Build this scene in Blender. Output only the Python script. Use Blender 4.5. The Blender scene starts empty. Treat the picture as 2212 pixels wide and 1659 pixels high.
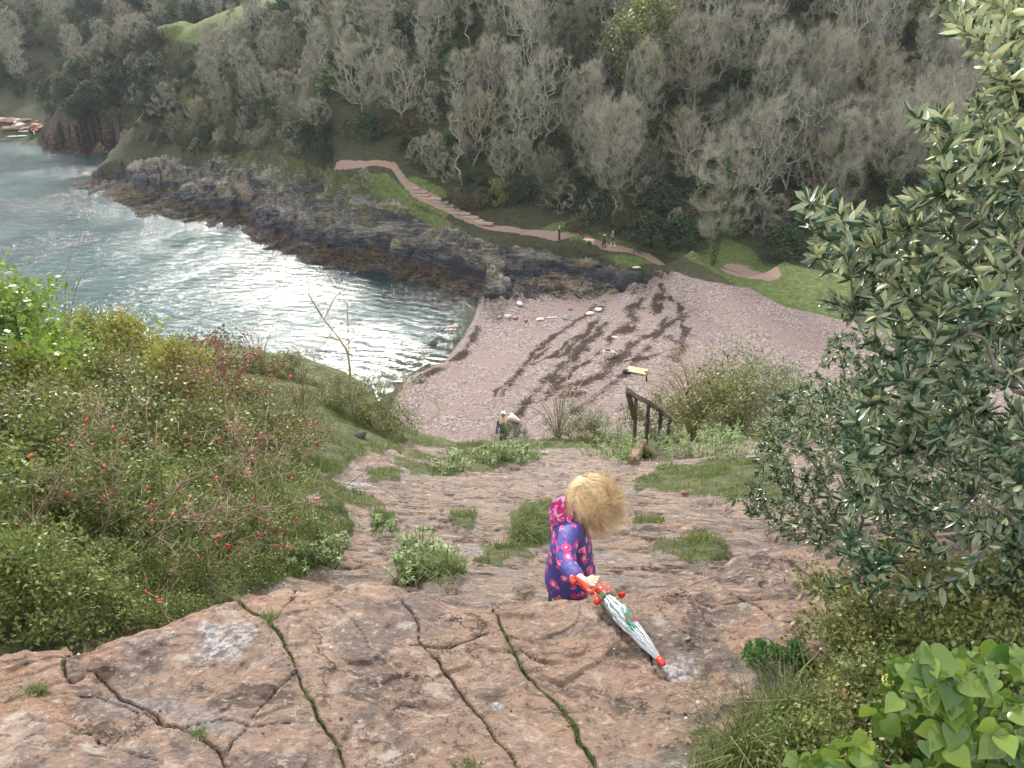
import bpy, bmesh, math, random
import numpy as np
from mathutils import Vector
SC = bpy.context.scene
COL = SC.collection
R = math.radians
random.seed(7)
# ---------------------------------------------------------------- camera, sky, sun, exposure
PITCH = R(25.0); FPX = 1703.0; CX, CY = 1106.0, 829.5; CAMZ = 28.0
cd = bpy.data.cameras.new('camera'); cam = bpy.data.objects.new('camera', cd); COL.objects.link(cam)
cam.location = (0, 0, CAMZ); cam.rotation_euler = (math.pi/2-PITCH, 0, 0)
cd.sensor_width = 36; cd.lens = 36*FPX/2212; cd.clip_start = 0.05; cd.clip_end = 3000
SC.camera = cam
SUN_EL, SUN_AZ = R(36), R(-16)          # sun ahead and a little to the left, behind thin cloud
sl = bpy.data.lights.new('sun', 'SUN'); so = bpy.data.objects.new('sun', sl); COL.objects.link(so)
sl.energy = 2.7; sl.angle = R(9); sl.color = (1.0, .95, .87)
sd = Vector((math.sin(SUN_AZ)*math.cos(SUN_EL), math.cos(SUN_AZ)*math.cos(SUN_EL), math.sin(SUN_EL)))
so.rotation_euler = sd.to_track_quat('Z', 'Y').to_euler(); so.location = (0, 0, 80)
W = bpy.data.worlds.new('World'); SC.world = W; W.use_nodes = True
wn, wl = W.node_tree.nodes, W.node_tree.links
bg = wn['Background']; bg.inputs[1].default_value = 0.098
sky = wn.new('ShaderNodeTexSky'); sky.sky_type = 'NISHITA'; sky.sun_disc = False
sky.sun_elevation = SUN_EL; sky.sun_rotation = SUN_AZ; sky.dust_density = 2.5; sky.air_density = 1.2
tc = wn.new('ShaderNodeTexCoord'); mp = wn.new('ShaderNodeMapping'); mp.inputs['Scale'].default_value = (1, 1, 2.2)
nz = wn.new('ShaderNodeTexNoise'); nz.inputs['Scale'].default_value = 2.6; nz.inputs['Detail'].default_value = 6
cr = wn.new('ShaderNodeValToRGB'); cr.color_ramp.elements[0].position = .30; cr.color_ramp.elements[1].position = .52
cr.color_ramp.elements[0].color = (.35,)*3+(1,); cr.color_ramp.elements[1].color = (1,)*4
mx = wn.new('ShaderNodeMix'); mx.data_type = 'RGBA'; mx.inputs[7].default_value = (10.2, 10.4, 10.8, 1)
wl.new(tc.outputs['Generated'], mp.inputs[0]); wl.new(mp.outputs[0], nz.inputs[0]); wl.new(nz.outputs[0], cr.inputs[0])
wl.new(cr.outputs[0], mx.inputs[0]); wl.new(sky.outputs[0], mx.inputs[6]); wl.new(mx.outputs[2], bg.inputs[0])
SC.view_settings.view_transform = 'Standard'; SC.view_settings.look = 'None'
SC.view_settings.exposure = 1.1; SC.view_settings.gamma = 1
SC.render.engine = 'CYCLES'
SC.cycles.max_bounces = 6; SC.cycles.diffuse_bounces = 3; SC.cycles.transparent_max_bounces = 12
SC.cycles.use_denoising = True
# ---------------------------------------------------------------- photograph geometry: rays through points of a 2212 x 1659 view
SP, CP = math.sin(PITCH), math.cos(PITCH)
def ray(px, py):
    u = (px-CX)/FPX; v = (CY-py)/FPX
    return np.array([u, CP+v*SP, -SP+v*CP])
def at_z(px, py, z):
    d = ray(px, py); t = (z-CAMZ)/d[2]; return np.array([d[0]*t, d[1]*t, z])
def at_y(px, py, y):
    d = ray(px, py); t = y/d[1]; return np.array([d[0]*t, y, CAMZ+d[2]*t])
def project(P):
    P = np.asarray(P, float); x, y, z = P[..., 0], P[..., 1], P[..., 2]-CAMZ
    dep = y*CP-z*SP; up = y*SP+z*CP; dep = np.where(dep < .05, .05, dep)
    return CX+FPX*x/dep, CY-FPX*up/dep
# ---------------------------------------------------------------- numpy noise
def _h(ix, iy, s):
    n = (ix.astype(np.int64)*374761393+iy.astype(np.int64)*668265263+s*1442695041) & 0x7fffffff
    n = ((n ^ (n >> 13))*1274126177) & 0x7fffffff
    n = n ^ (n >> 16)
    return (n & 0xffff)/65535.0
def vn(x, y, s=0):
    ix = np.floor(x); iy = np.floor(y); fx = x-ix; fy = y-iy
    fx = fx*fx*(3-2*fx); fy = fy*fy*(3-2*fy)
    a = _h(ix, iy, s); b = _h(ix+1, iy, s); c = _h(ix, iy+1, s); d = _h(ix+1, iy+1, s)
    return (a+(b-a)*fx)+((c+(d-c)*fx)-(a+(b-a)*fx))*fy
def fbm(x, y, o=4, s=0, g=.5):
    t = 0; a = 1; n = 0
    for i in range(o):
        t = t+a*vn(x*2**i*1.02+17.3*i, y*2**i*.98+9.1*i, s+i); n += a; a *= g
    return t/n*2-1
def sm(a, b, x):
    t = np.clip((x-a)/(b-a), 0, 1); return t*t*(3-2*t)
def poly_sd(px, py, poly):
    """signed distance to a polygon, positive inside"""
    P = np.array(poly, float); n = len(P); d = np.full(px.shape, 1e18); ins = np.zeros(px.shape, bool)
    for i in range(n):
        a = P[i]; b = P[(i+1) % n]; e = b-a; wx = px-a[0]; wy = py-a[1]
        t = np.clip((wx*e[0]+wy*e[1])/(e@e+1e-12), 0, 1)
        d = np.minimum(d, (wx-e[0]*t)**2+(wy-e[1]*t)**2)
        c = ((a[1] <= py) != (b[1] <= py))
        with np.errstate(divide='ignore', invalid='ignore'):
            xx = a[0]+(py-a[1])*(e[0])/(e[1] if e[1] else 1e-9)
        ins ^= c & (px < xx)
    return np.where(ins, 1, -1)*np.sqrt(d)
def line_d(x, y, pts):
    """distance to a polyline"""
    P = np.array(pts, float)[:, :2]; d = np.full(x.shape, 1e18)
    for i in range(len(P)-1):
        a = P[i]; e = P[i+1]-a; wx = x-a[0]; wy = y-a[1]
        t = np.clip((wx*e[0]+wy*e[1])/(e@e+1e-12), 0, 1)
        d = np.minimum(d, (wx-e[0]*t)**2+(wy-e[1]*t)**2)
    return np.sqrt(d)
# ---------------------------------------------------------------- mesh helpers
def mk(name, V, F, mat, parent=None, attrs=None, smooth=False, loc=None):
    V = np.asarray(V, np.float32).reshape(-1, 3); F = np.asarray(F, np.int32)
    me = bpy.data.meshes.new(name); k = F.shape[1]
    me.vertices.add(len(V)); me.vertices.foreach_set('co', V.ravel())
    me.loops.add(F.size); me.loops.foreach_set('vertex_index', F.ravel())
    me.polygons.add(len(F)); me.polygons.foreach_set('loop_start', np.arange(0, F.size, k, dtype=np.int32))
    me.polygons.foreach_set('loop_total', np.full(len(F), k, np.int32))
    if smooth: me.polygons.foreach_set('use_smooth', np.ones(len(F), bool))
    me.update(calc_edges=True)
    for an, av in (attrs or {}).items():
        av = np.asarray(av, np.float32)
        if av.ndim == 1:
            a = me.attributes.new(an, 'FLOAT', 'POINT'); a.data.foreach_set('value', av)
        else:
            a = me.attributes.new(an, 'FLOAT_COLOR', 'POINT'); a.data.foreach_set('color', av.ravel())
    if mat: me.materials.append(mat)
    return link(name, me, parent, loc)
def link(name, me, parent=None, loc=None):
    o = bpy.data.objects.new(name, me); COL.objects.link(o)
    if parent: o.parent = parent
    if loc is not None: o.location = loc
    return o
def tag(o, label=None, cat=None, group=None, kind=None):
    if label: o['label'] = label
    if cat: o['category'] = cat
    if group: o['group'] = group
    if kind: o['kind'] = kind
    return o
def thing(name, label, cat, loc=(0, 0, 0), rz=0, group=None):
    o = bpy.data.objects.new(name, None); COL.objects.link(o); o.location = loc; o.rotation_euler = (0, 0, rz)
    return tag(o, label, cat, group)
KIDS = {}
def dup(root, loc, rz=0, s=1, label=None, group=None, tilt=(0, 0), zs=1):
    if root.name not in KIDS: KIDS[root.name] = [(c, [g for g in COL.objects if g.parent == c]) for c in COL.objects if c.parent == root]
    r = root.copy(); COL.objects.link(r); r.location = loc; r.rotation_euler = (tilt[0], tilt[1], rz); r.scale = (s, s, s*zs)
    if label: r['label'] = label
    if group: r['group'] = group
    for c, gs in KIDS[root.name]:
        n = c.copy(); COL.objects.link(n); n.parent = r
        for g in gs:
            m = g.copy(); COL.objects.link(m); m.parent = n
    return r
class Placer:
    """the first use moves the thing itself, later uses copy it"""
    def __init__(s, root): s.root = root; s.used = False
    def put(s, loc, rz=0, sc=1, label=None, group=None, tilt=(0, 0), zs=1):
        if s.used: return dup(s.root, loc, rz, sc, label, group, tilt, zs)
        s.used = True; r = s.root
        if r.name not in KIDS: KIDS[r.name] = [(c, [g for g in COL.objects if g.parent == c]) for c in COL.objects if c.parent == r]
        r.location = loc; r.rotation_euler = (tilt[0], tilt[1], rz); r.scale = (sc, sc, sc*zs)
        if label: r['label'] = label
        if group: r['group'] = group
        return r
def unit(v):
    v = np.asarray(v, float); return v/(np.linalg.norm(v, axis=-1, keepdims=True)+1e-9)
def frame(D):
    up = np.where(np.abs(D[:, 2:3]) > .95, np.array([[1., 0, 0]]), np.array([[0., 0, 1]]))
    X = unit(np.cross(D, up)); Y = np.cross(X, D); return X, Y
def segs(A, B, ra, rb, n=4):
    """open tapered tubes for many segments"""
    A = np.atleast_2d(A).astype(float); B = np.atleast_2d(B).astype(float); m = len(A)
    D = unit(B-A); X, Y = frame(D); an = np.arange(n)*2*math.pi/n
    c, s = np.cos(an), np.sin(an)
    ring = X[:, None]*c[None, :, None]+Y[:, None]*s[None, :, None]
    ra = np.broadcast_to(np.asarray(ra, float), (m,)); rb = np.broadcast_to(np.asarray(rb, float), (m,))
    V = np.concatenate([A[:, None]+ring*ra[:, None, None], B[:, None]+ring*rb[:, None, None]], 1)
    i = np.arange(n); j = (i+1) % n
    f = np.stack([i, j, j+n, i+n], 1)
    F = (np.arange(m)*2*n)[:, None, None]+f[None]
    return V.reshape(-1, 3), F.reshape(-1, 4)
def spikes(A, D, L, r):
    """thin three-sided cones"""
    m = len(A); D = unit(D); X, Y = frame(D); an = np.arange(3)*2*math.pi/3
    ring = X[:, None]*np.cos(an)[None, :, None]+Y[:, None]*np.sin(an)[None, :, None]
    r = np.broadcast_to(np.asarray(r, float), (m,)); L = np.broadcast_to(np.asarray(L, float), (m,))
    V = np.concatenate([A[:, None]+ring*r[:, None, None], (A+D*L[:, None])[:, None]], 1)
    F = (np.arange(m)*4)[:, None, None]+np.array([[0, 1, 3], [1, 2, 3], [2, 0, 3]])[None]
    return V.reshape(-1, 3), F.reshape(-1, 3)
def leaves(P, D, Nn, L, Wd, fold=.15, curl=.1, w=(.42,), big=False):
    """leaf blades: P base, D axis, Nn rough normal. big: eight vertices, else five"""
    m = len(P); D = unit(D); S = unit(np.cross(D, Nn)); Nn = np.cross(S, D)
    L = np.broadcast_to(np.asarray(L, float), (m,))[:, None]; Wd = np.broadcast_to(np.asarray(Wd, float), (m,))[:, None]
    if not big:
        c = P+D*L*w[0]-Nn*Wd*fold
        V = np.stack([P, c+S*Wd*.5+Nn*Wd*fold, c, c-S*Wd*.5+Nn*Wd*fold, P+D*L-Nn*L*curl], 1); k = 5
        f = np.array([[0, 2, 1], [0, 3, 2], [1, 2, 4], [2, 3, 4]])
    else:
        a1, w1, a2, w2 = w
        c1 = P+D*L*a1-Nn*Wd*fold; c2 = P+D*L*a2-Nn*(Wd*fold+L*curl*.4)
        V = np.stack([P, c1+S*Wd*.5*w1+Nn*Wd*fold, c1, c1-S*Wd*.5*w1+Nn*Wd*fold,
                      c2+S*Wd*.5*w2+Nn*Wd*fold, c2, c2-S*Wd*.5*w2+Nn*Wd*fold, P+D*L-Nn*L*curl], 1); k = 8
        f = np.array([[0, 2, 1], [0, 3, 2], [1, 2, 5], [1, 5, 4], [2, 3, 6], [2, 6, 5], [4, 5, 7], [5, 6, 7]])
    F = (np.arange(m)*k)[:, None, None]+f[None]
    return V.reshape(-1, 3), F.reshape(-1, 3), k
RG = np.random.default_rng(11)
HEART = np.array([(-.03,.14),(-.07,.30),(.02,.44),(.16,.51),(.33,.49),(.52,.38),(.72,.21),(1.0,0)])
def heart(P, D, Nn, L, Wd, droop=.18):
    m = len(P); D = unit(D); S = unit(np.cross(D, Nn)); Nn = np.cross(S, D); L = np.broadcast_to(L, (m,))[:, None, None]; Wd = np.broadcast_to(Wd, (m,))[:, None, None]
    a = np.concatenate([HEART[:, 0], HEART[::-1][1:, 0]]); b = np.concatenate([HEART[:, 1], -HEART[::-1][1:, 1]]); k = len(a)
    h = (-droop*a**2+.05*np.abs(b)+.03*np.sin(9*a))[None, :, None]
    R_ = P[:, None]+D[:, None]*a[None, :, None]*L+S[:, None]*b[None, :, None]*Wd+Nn[:, None]*h*L
    mids = np.array([.10, .32, .60]); Mv = P[:, None]+D[:, None]*mids[None, :, None]*L-Nn[:, None]*(droop*mids**2+.04)[None, :, None]*L
    V = np.concatenate([P[:, None], Mv, R_], 1); f = []
    o = 4; near = [1, 1, 1, 2, 2, 3, 3, 3]; n2 = near+near[::-1][1:]
    for i in range(k-1):
        f.append((n2[i], o+i, o+i+1))
        if n2[i] != n2[i+1]: f.append((n2[i], o+i+1, n2[i+1]))
    f += [(0, o, 1), (0, 1, o+k-1)]; F = (np.arange(m)*(4+k))[:, None, None]+np.array(f)[None]
    return V.reshape(-1, 3), F.reshape(-1, 3), 4+k
def rdir(n, up=0):
    v = RG.normal(size=(n, 3)); v[:, 2] += up; return unit(v)
def join(parts):
    """parts: list of (V, F) with the same face size"""
    o = 0; VV = []; FF = []
    for V, F in parts: VV.append(V); FF.append(F+o); o += len(V)
    return np.concatenate(VV), np.concatenate(FF)
def tube(pts, rad, n=8, cap=True):
    """smooth swept tube through points"""
    P = np.array(pts, float); m = len(P); rad = np.broadcast_to(np.asarray(rad, float), (m,))
    T = unit(np.gradient(P, axis=0)); V = []; X = None
    for i in range(m):
        if X is None:
            X = np.cross(T[i], [0, 0, 1.]) if abs(T[i][2]) < .9 else np.cross(T[i], [1., 0, 0])
        X = X-T[i]*(X@T[i]); X = X/np.linalg.norm(X); Y = np.cross(T[i], X)
        a = np.arange(n)*2*math.pi/n
        V.append(P[i]+rad[i]*(np.cos(a)[:, None]*X+np.sin(a)[:, None]*Y))
    V = np.concatenate(V); i = np.arange(n); j = (i+1) % n; F = []
    for k in range(m-1): F.append(np.stack([i+k*n, j+k*n, j+(k+1)*n, i+(k+1)*n], 1))
    F = np.concatenate(F)
    if cap:
        V = np.concatenate([V, P[:1], P[-1:]]); b, e = m*n, m*n+1
        F = np.concatenate([F, np.stack([j, i, np.full(n, b), np.full(n, b)], 1), np.stack([i+(m-1)*n, j+(m-1)*n, np.full(n, e), np.full(n, e)], 1)])
        # turn the caps into clean quads by fanning with a doubled centre point
        F2 = F[-2*n:]; V = np.concatenate([V, V[b:b+1], V[e:e+1]]); F2[:n, 3] = e+1; F2[n:, 3] = e+2
        F[-2*n:] = F2
    return V, F
def spline(pts, n=8):
    P = np.array(pts, float); Q = np.concatenate([2*P[:1]-P[1:2], P, 2*P[-1:]-P[-2:-1]]); o = []
    for i in range(1, len(Q)-2):
        for t in np.arange(n)/n:
            a, b, c, d = Q[i-1], Q[i], Q[i+1], Q[i+2]
            o.append(.5*((2*b)+(c-a)*t+(2*a-5*b+4*c-d)*t*t+(3*b-a-3*c+d)*t**3))
    o.append(Q[-2]); return np.array(o)
def tri(F): return np.concatenate([F[:, [0, 1, 2]], F[:, [0, 2, 3]]])
def colonize(root, pts, kk=.35, jit=.08, seed_nodes=None):
    """tree graph: every point joins the cheapest node found so far. returns nodes, parent"""
    nodes = [np.array(root, float)] if seed_nodes is None else [np.array(s, float) for s in seed_nodes]
    par = [-1] if seed_nodes is None else [-1]+list(range(len(nodes)-1))
    pl = [0.]
    for i in range(1, len(nodes)): pl.append(pl[-1]+np.linalg.norm(nodes[i]-nodes[i-1]))
    pts = np.asarray(pts); pts = pts[np.argsort(np.linalg.norm(pts-nodes[0], axis=1))]
    N = np.zeros((len(nodes)+2*len(pts), 3)); L = np.zeros(len(N)); n = len(nodes); N[:n] = nodes; L[:n] = pl
    for p in pts:
        d = np.linalg.norm(N[:n]-p, axis=1); q = int(np.argmin(d+kk*L[:n])); dd = d[q]
        if dd > .01:
            mid = (N[q]+p)/2+RG.normal(size=3)*dd*jit
            N[n] = mid; L[n] = L[q]+dd/2; par.append(q); N[n+1] = p; L[n+1] = L[q]+dd; par.append(n); n += 2
    return N[:n], np.array(par)
def radii(par, tip, e=2.3):
    n = len(par); a = np.zeros(n); ch = np.bincount(par[par >= 0], minlength=n)
    a[ch == 0] = tip**e
    for i in range(n-1, 0, -1): a[par[i]] += a[i]
    return a**(1/e), ch
# ---------------------------------------------------------------- materials
class M:
    def __init__(s, name):
        s.m = bpy.data.materials.new(name); s.m.use_nodes = True; s.t = s.m.node_tree; s.n = s.t.nodes; s.l = s.t.links
        s.b = s.n['Principled BSDF']; s.b.inputs['Roughness'].default_value = .9; s.b.inputs['Specular IOR Level'].default_value = .25
    def _s(s, sock, v):
        if isinstance(v, bpy.types.NodeSocket): s.l.new(v, sock)
        elif v is not None: sock.default_value = (tuple(v)+(1,) if isinstance(v, (tuple, list)) and len(v) == 3 and sock.type == 'RGBA' else v)
    def pos(s, sc=(1, 1, 1), obj=True, rot=(0, 0, 0)):
        t = s.n.new('ShaderNodeTexCoord'); m = s.n.new('ShaderNodeMapping'); m.inputs['Scale'].default_value = sc; m.inputs['Rotation'].default_value = rot
        s.l.new(t.outputs['Object'], m.inputs[0]); return m.outputs[0]
    def noise(s, scale, vec=None, det=4, rough=.55, dist=0, col=False):
        n = s.n.new('ShaderNodeTexNoise'); n.inputs['Scale'].default_value = scale; n.inputs['Detail'].default_value = det
        n.inputs['Roughness'].default_value = rough; n.inputs['Distortion'].default_value = dist
        s._s(n.inputs['Vector'], vec if vec is not None else s.pos()); return n.outputs['Color' if col else 'Fac']
    def vor(s, scale, vec=None, feat='F1', out='Distance', rnd=1):
        n = s.n.new('ShaderNodeTexVoronoi'); n.inputs['Scale'].default_value = scale; n.feature = feat; n.inputs['Randomness'].default_value = rnd
        s._s(n.inputs['Vector'], vec if vec is not None else s.pos()); return n.outputs[out]
    def attr(s, name, out='Fac'):
        n = s.n.new('ShaderNodeAttribute'); n.attribute_name = name; return n.outputs[out]
    def sep(s, v):
        n = s.n.new('ShaderNodeSeparateXYZ'); s._s(n.inputs[0], v); return n.outputs
    def mix(s, f, a, b, mode='MIX'):
        n = s.n.new('ShaderNodeMix'); n.data_type = 'RGBA'; n.blend_type = mode; n.clamp_factor = True
        s._s(n.inputs[0], f); s._s(n.inputs[6], a); s._s(n.inputs[7], b); return n.outputs[2]
    def mth(s, op, a, b=None, c=None, cl=False):
        n = s.n.new('ShaderNodeMath'); n.operation = op; n.use_clamp = cl
        s._s(n.inputs[0], a); s._s(n.inputs[1], b); s._s(n.inputs[2], c); return n.outputs[0]
    def step(s, v, a, b, lo=0., hi=1.):
        n = s.n.new('ShaderNodeMapRange'); n.interpolation_type = 'SMOOTHSTEP'
        for i, q in enumerate((v, a, b, lo, hi)): s._s(n.inputs[i], q)
        return n.outputs[0]
    def ramp(s, v, *st):
        n = s.n.new('ShaderNodeValToRGB'); e = n.color_ramp.elements
        while len(e) < len(st): e.new(.5)
        for q, (p, c) in zip(e, st): q.position = p; q.color = tuple(c)+(1,)
        s._s(n.inputs[0], v); return n.outputs[0]
    def bump(s, h, st=.5, d=.02, prev=None):
        n = s.n.new('ShaderNodeBump'); n.inputs['Strength'].default_value = st; n.inputs['Distance'].default_value = d
        s._s(n.inputs['Height'], h); s._s(n.inputs['Normal'], prev); s.l.new(n.outputs[0], s.b.inputs['Normal']); return n.outputs[0]
    def col(s, c): s._s(s.b.inputs['Base Color'], c); return s
    def rgh(s, c): s._s(s.b.inputs['Roughness'], c); return s
def flat(name, c, rough=.8, var=.15, scale=20, metal=0, spec=.3, bump=0):
    m = M(name); n = m.noise(scale); lo = tuple(x*(1-var) for x in c); hi = tuple(min(1, x*(1+var)) for x in c)
    m.col(m.mix(n, lo, hi)); m.rgh(rough); m.b.inputs['Metallic'].default_value = metal; m.b.inputs['Specular IOR Level'].default_value = spec
    if bump: m.bump(n, bump, .01)
    return m.m
def leafm(name, c1, c2, back=None, rough=.45, trans=.25, spec=.4, c3=None, n3=.8):
    """leaf: tint attribute runs from c1 to c2, above n3 to c3; the underside may have its own colour"""
    m = M(name); t = m.attr('tint'); c = m.mix(t, c1, c2)
    if c3: c = m.mix(m.step(t, n3, n3+.04), c, c3)
    if back:
        g = m.n.new('ShaderNodeNewGeometry'); c = m.mix(g.outputs['Backfacing'], c, back)
    m.col(c); m.rgh(rough); m.b.inputs['Specular IOR Level'].default_value = spec
    if trans:
        tr = m.n.new('ShaderNodeBsdfTranslucent'); m._s(tr.inputs[0], m.mix(.35, c, (.5, .6, .15), 'MULTIPLY') if False else c)
        ms = m.n.new('ShaderNodeMixShader'); ms.inputs[0].default_value = trans
        m.l.new(m.b.outputs[0], ms.inputs[1]); m.l.new(tr.outputs[0], ms.inputs[2]); m.l.new(ms.outputs[0], m.n['Material Output'].inputs[0])
    return m.m
def near_rock(slope=False):
    m = M('layered_limestone' if slope else 'weathered_limestone'); p = m.pos(); st = m.pos((1, 2.6, 3.5), rot=(0, 0, .12)) if slope else m.pos((1, 1.35, 1.6), rot=(0, 0, .35))
    n1 = m.noise(1.1, p, 5, .6, .6); n2 = m.noise(5.5, st, 9, .72, .7); n3 = m.noise(30, st, 7, .75, .3); n4 = m.noise(2.4, st, 7, .68, 1.0)
    if slope: c = m.ramp(n1, (.3, (.20, .15, .12)), (.5, (.30, .22, .165)), (.7, (.32, .20, .135)))
    else: c = m.ramp(n1, (.3, (.27, .185, .14)), (.5, (.36, .235, .165)), (.7, (.36, .20, .125)))
    c = m.mix(m.step(n4, .50, .60, 0, .85), c, (.135, .115, .11) if slope else (.18, .14, .125))
    c = m.mix(m.step(n2, .53, .63, 0, .8), c, (.50, .37, .29)); c = m.mix(m.step(n2, .47, .37, 0, .92), c, (.10, .068, .052))
    c = m.mix(m.step(n3, .54, .64, 0, .75), c, (.58, .46, .37)); c = m.mix(m.step(n3, .46, .36, 0, .8), c, (.085, .06, .048))
    gp = m.noise(.8, st, 6, .7, .6); c = m.mix(m.step(gp, .54, .66, 0, .8), c, m.mix(m.step(m.noise(40, p, 5, .7), .4, .6), (.13, .12, .125), (.42, .40, .40)))
    lv = m.vor(4.5, p); li = m.mth('ADD', lv, m.mth('MULTIPLY', m.noise(16, p, 6, .75), .55)); c = m.mix(m.step(li, .46, .34, 0, .55), c, (.60, .53, .45))
    dk = m.mth('ADD', m.vor(13, p), m.mth('MULTIPLY', n2, .7)); c = m.mix(m.step(dk, .46, .38, 0, .85), c, (.06, .045, .04))
    wp = m.n.new('ShaderNodeVectorMath'); wp.operation = 'ADD'; sc_ = m.n.new('ShaderNodeVectorMath'); sc_.operation = 'SCALE'; m.l.new(m.noise(5, st, 5, .7, 0, True), sc_.inputs[0]); sc_.inputs['Scale'].default_value = .32; m.l.new(st, wp.inputs[0]); m.l.new(sc_.outputs[0], wp.inputs[1])
    f1 = m.vor(2.1, wp.outputs[0], 'DISTANCE_TO_EDGE'); f2 = m.vor(7.5, wp.outputs[0], 'DISTANCE_TO_EDGE'); gate = m.step(m.noise(1.7, p, 3), .50, .60); gate2 = m.step(m.noise(2.6, p, 3), .52, .62)
    fr_ = m.mth('MAXIMUM', m.mth('MULTIPLY', m.step(f1, .016, .002), gate), m.mth('MULTIPLY', m.step(f2, .035, .006), m.mth('MULTIPLY', gate2, .8)))
    c = m.mix(m.mth('MULTIPLY', fr_, .85), c, (.05, .035, .028))
    z = m.attr('zone', 'Color'); zz = m.n.new('ShaderNodeSeparateColor'); m.l.new(z, zz.inputs[0]); gr, soil, pale = zz.outputs[0], zz.outputs[1], zz.outputs[2]
    c = m.mix(m.step(m.mth('ADD', soil, m.mth('MULTIPLY', m.mth('SUBTRACT', n3, .5), .7)), .42, .6), c, m.mix(n3, (.05, .033, .024), (.17, .115, .075)))
    pm = m.mix(m.step(m.noise(32, p, 6, .75), .42, .60), (.17, .155, .16), (.66, .63, .63)); c = m.mix(m.step(m.mth('ADD', pale, m.mth('MULTIPLY', m.mth('SUBTRACT', n2, .5), 1.9)), .40, .85, 0, .85), c, pm)
    gc = m.ramp(m.noise(9, p, 6, .7), (.3, (.035, .05, .015)), (.5, (.085, .10, .03)), (.62, (.16, .15, .04)), (.72, (.15, .12, .07)))
    c = m.mix(m.step(m.mth('ADD', gr, m.mth('MULTIPLY', m.mth('SUBTRACT', m.noise(11, p, 6, .75), .5), 1.3)), .44, .58), c, gc)
    m.col(c); m.rgh(.75); m.b.inputs['Specular IOR Level'].default_value = .35
    nb = m.bump(m.mth('SUBTRACT', m.mth('ADD', m.mth('MULTIPLY', n3, .7), n2), m.mth('MULTIPLY', fr_, .35)), 1.0, .05); m.bump(m.noise(120, p, 4, .75), .6, .006, nb)
    return m.m
def far_ground():
    m = M('shore_ground'); p = m.pos(); z = m.attr('zone', 'Color'); s1 = m.n.new('ShaderNodeSeparateColor'); m.l.new(z, s1.inputs[0])
    rock, beach, grass = s1.outputs[0], s1.outputs[1], s1.outputs[2]
    z2 = m.attr('zone2', 'Color'); s2 = m.n.new('ShaderNodeSeparateColor'); m.l.new(z2, s2.inputs[0])
    weed, path, red = s2.outputs[0], s2.outputs[1], s2.outputs[2]
    P = m.sep(p); h = P[2]; x = P[0]
    nb = m.noise(.5, p, 5, .6); nm = m.noise(2.2, p, 6, .65); nf = m.noise(9, p, 4, .7)
    # woodland floor
    c = m.ramp(nm, (.3, (.022, .026, .012)), (.5, (.045, .05, .022)), (.7, (.085, .065, .04)))
    # red cliff of the headland
    c = m.mix(m.step(m.mth('ADD', red, m.mth('MULTIPLY', m.mth('SUBTRACT', nm, .5), .8)), .4, .6), c, m.mix(m.step(m.noise(.9, m.pos((1, 1, 2)), 6, .7), .46, .66), m.mix(m.step(h, 2., 5.), (.02, .015, .014), (.035, .04, .022)), (.15, .072, .056)))
    # strata rock, coloured by its height above the sea
    st = m.noise(.9, m.pos((.45, .8, 4.5), rot=(.1, .38, .25)), 8, .78, .6)
    up = m.ramp(st, (.34, (.018, .018, .022)), (.44, (.065, .062, .060)), (.54, (.17, .155, .135)), (.66, (.36, .31, .23)))
    och = m.mix(m.step(nb, .52, .66), up, m.mix(nf, (.10, .08, .03), (.26, .20, .09)))
    low = m.mix(m.step(nm, .35, .65), (.014, .010, .007), (.075, .05, .026)); low = m.mix(m.step(st, .5, .62), low, (.15, .11, .06))
    lowr = m.mix(m.step(st, .42, .58), (.04, .033, .028), (.31, .24, .165))
    low = m.mix(m.step(x, -8., 4.), low, lowr)
    hh = m.mth('ADD', h, m.mth('MULTIPLY', m.mth('SUBTRACT', nb, .5), 3.2))
    dark = m.mix(m.step(st, .4, .6), (.008, .010, .015), (.07, .073, .085))
    rc = m.mix(m.step(hh, 1.1, 1.7), low, dark); rc = m.mix(m.step(hh, 1.9, 3.2), rc, och)
    big_ = m.noise(.20, m.pos((.7, .9, 2.2), rot=(0, .35, .2)), 5, .62, .8); rc = m.mix(m.step(big_, .49, .40, 0, .85), rc, m.mix(nf, (.010, .011, .016), (.05, .05, .058))); rc = m.mix(m.mth('MULTIPLY', m.step(big_, .54, .62, 0, .6), m.step(h, 2., 3.5)), rc, m.mix(nf, (.22, .20, .175), (.46, .42, .35)))
    mo = m.step(m.mth('ADD', m.mth('MULTIPLY', h, .045), m.mth('MULTIPLY', m.noise(.9, p, 5, .65), 1.)), .76, .90)
    rc = m.mix(mo, rc, m.mix(nf, (.04, .05, .015), (.13, .14, .05)))
    c = m.mix(m.step(m.mth('ADD', rock, m.mth('MULTIPLY', m.mth('SUBTRACT', nm, .5), .6)), .42, .58), c, rc)
    # grass
    gc = m.ramp(nm, (.3, (.045, .07, .018)), (.55, (.11, .14, .04)), (.75, (.20, .20, .08)))
    c = m.mix(m.step(m.mth('ADD', grass, m.mth('MULTIPLY', m.mth('SUBTRACT', m.noise(3.5, p, 5, .7), .5), .9)), .45, .6), c, gc)
    # pebble beach
    vc = m.vor(7, p, 'F1', 'Color'); pv = m.sep(vc)
    pc = m.ramp(pv[0], (.0, (.10, .07, .065)), (.35, (.20, .15, .142)), (.75, (.28, .215, .20)), (.93, (.36, .31, .29)))
    pc = m.mix(m.step(nb, .4, .65, 0, .75), pc, m.mix(nf, (.17, .12, .105), (.32, .24, .205))); pc = m.mix(m.step(m.noise(5, p, 3), .60, .72, 0, .6), pc, (.20, .13, .11))
    pc = m.mix(m.step(h, .32, .06), pc, m.mix(nf, (.10, .08, .07), (.24, .2, .17)))
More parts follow.
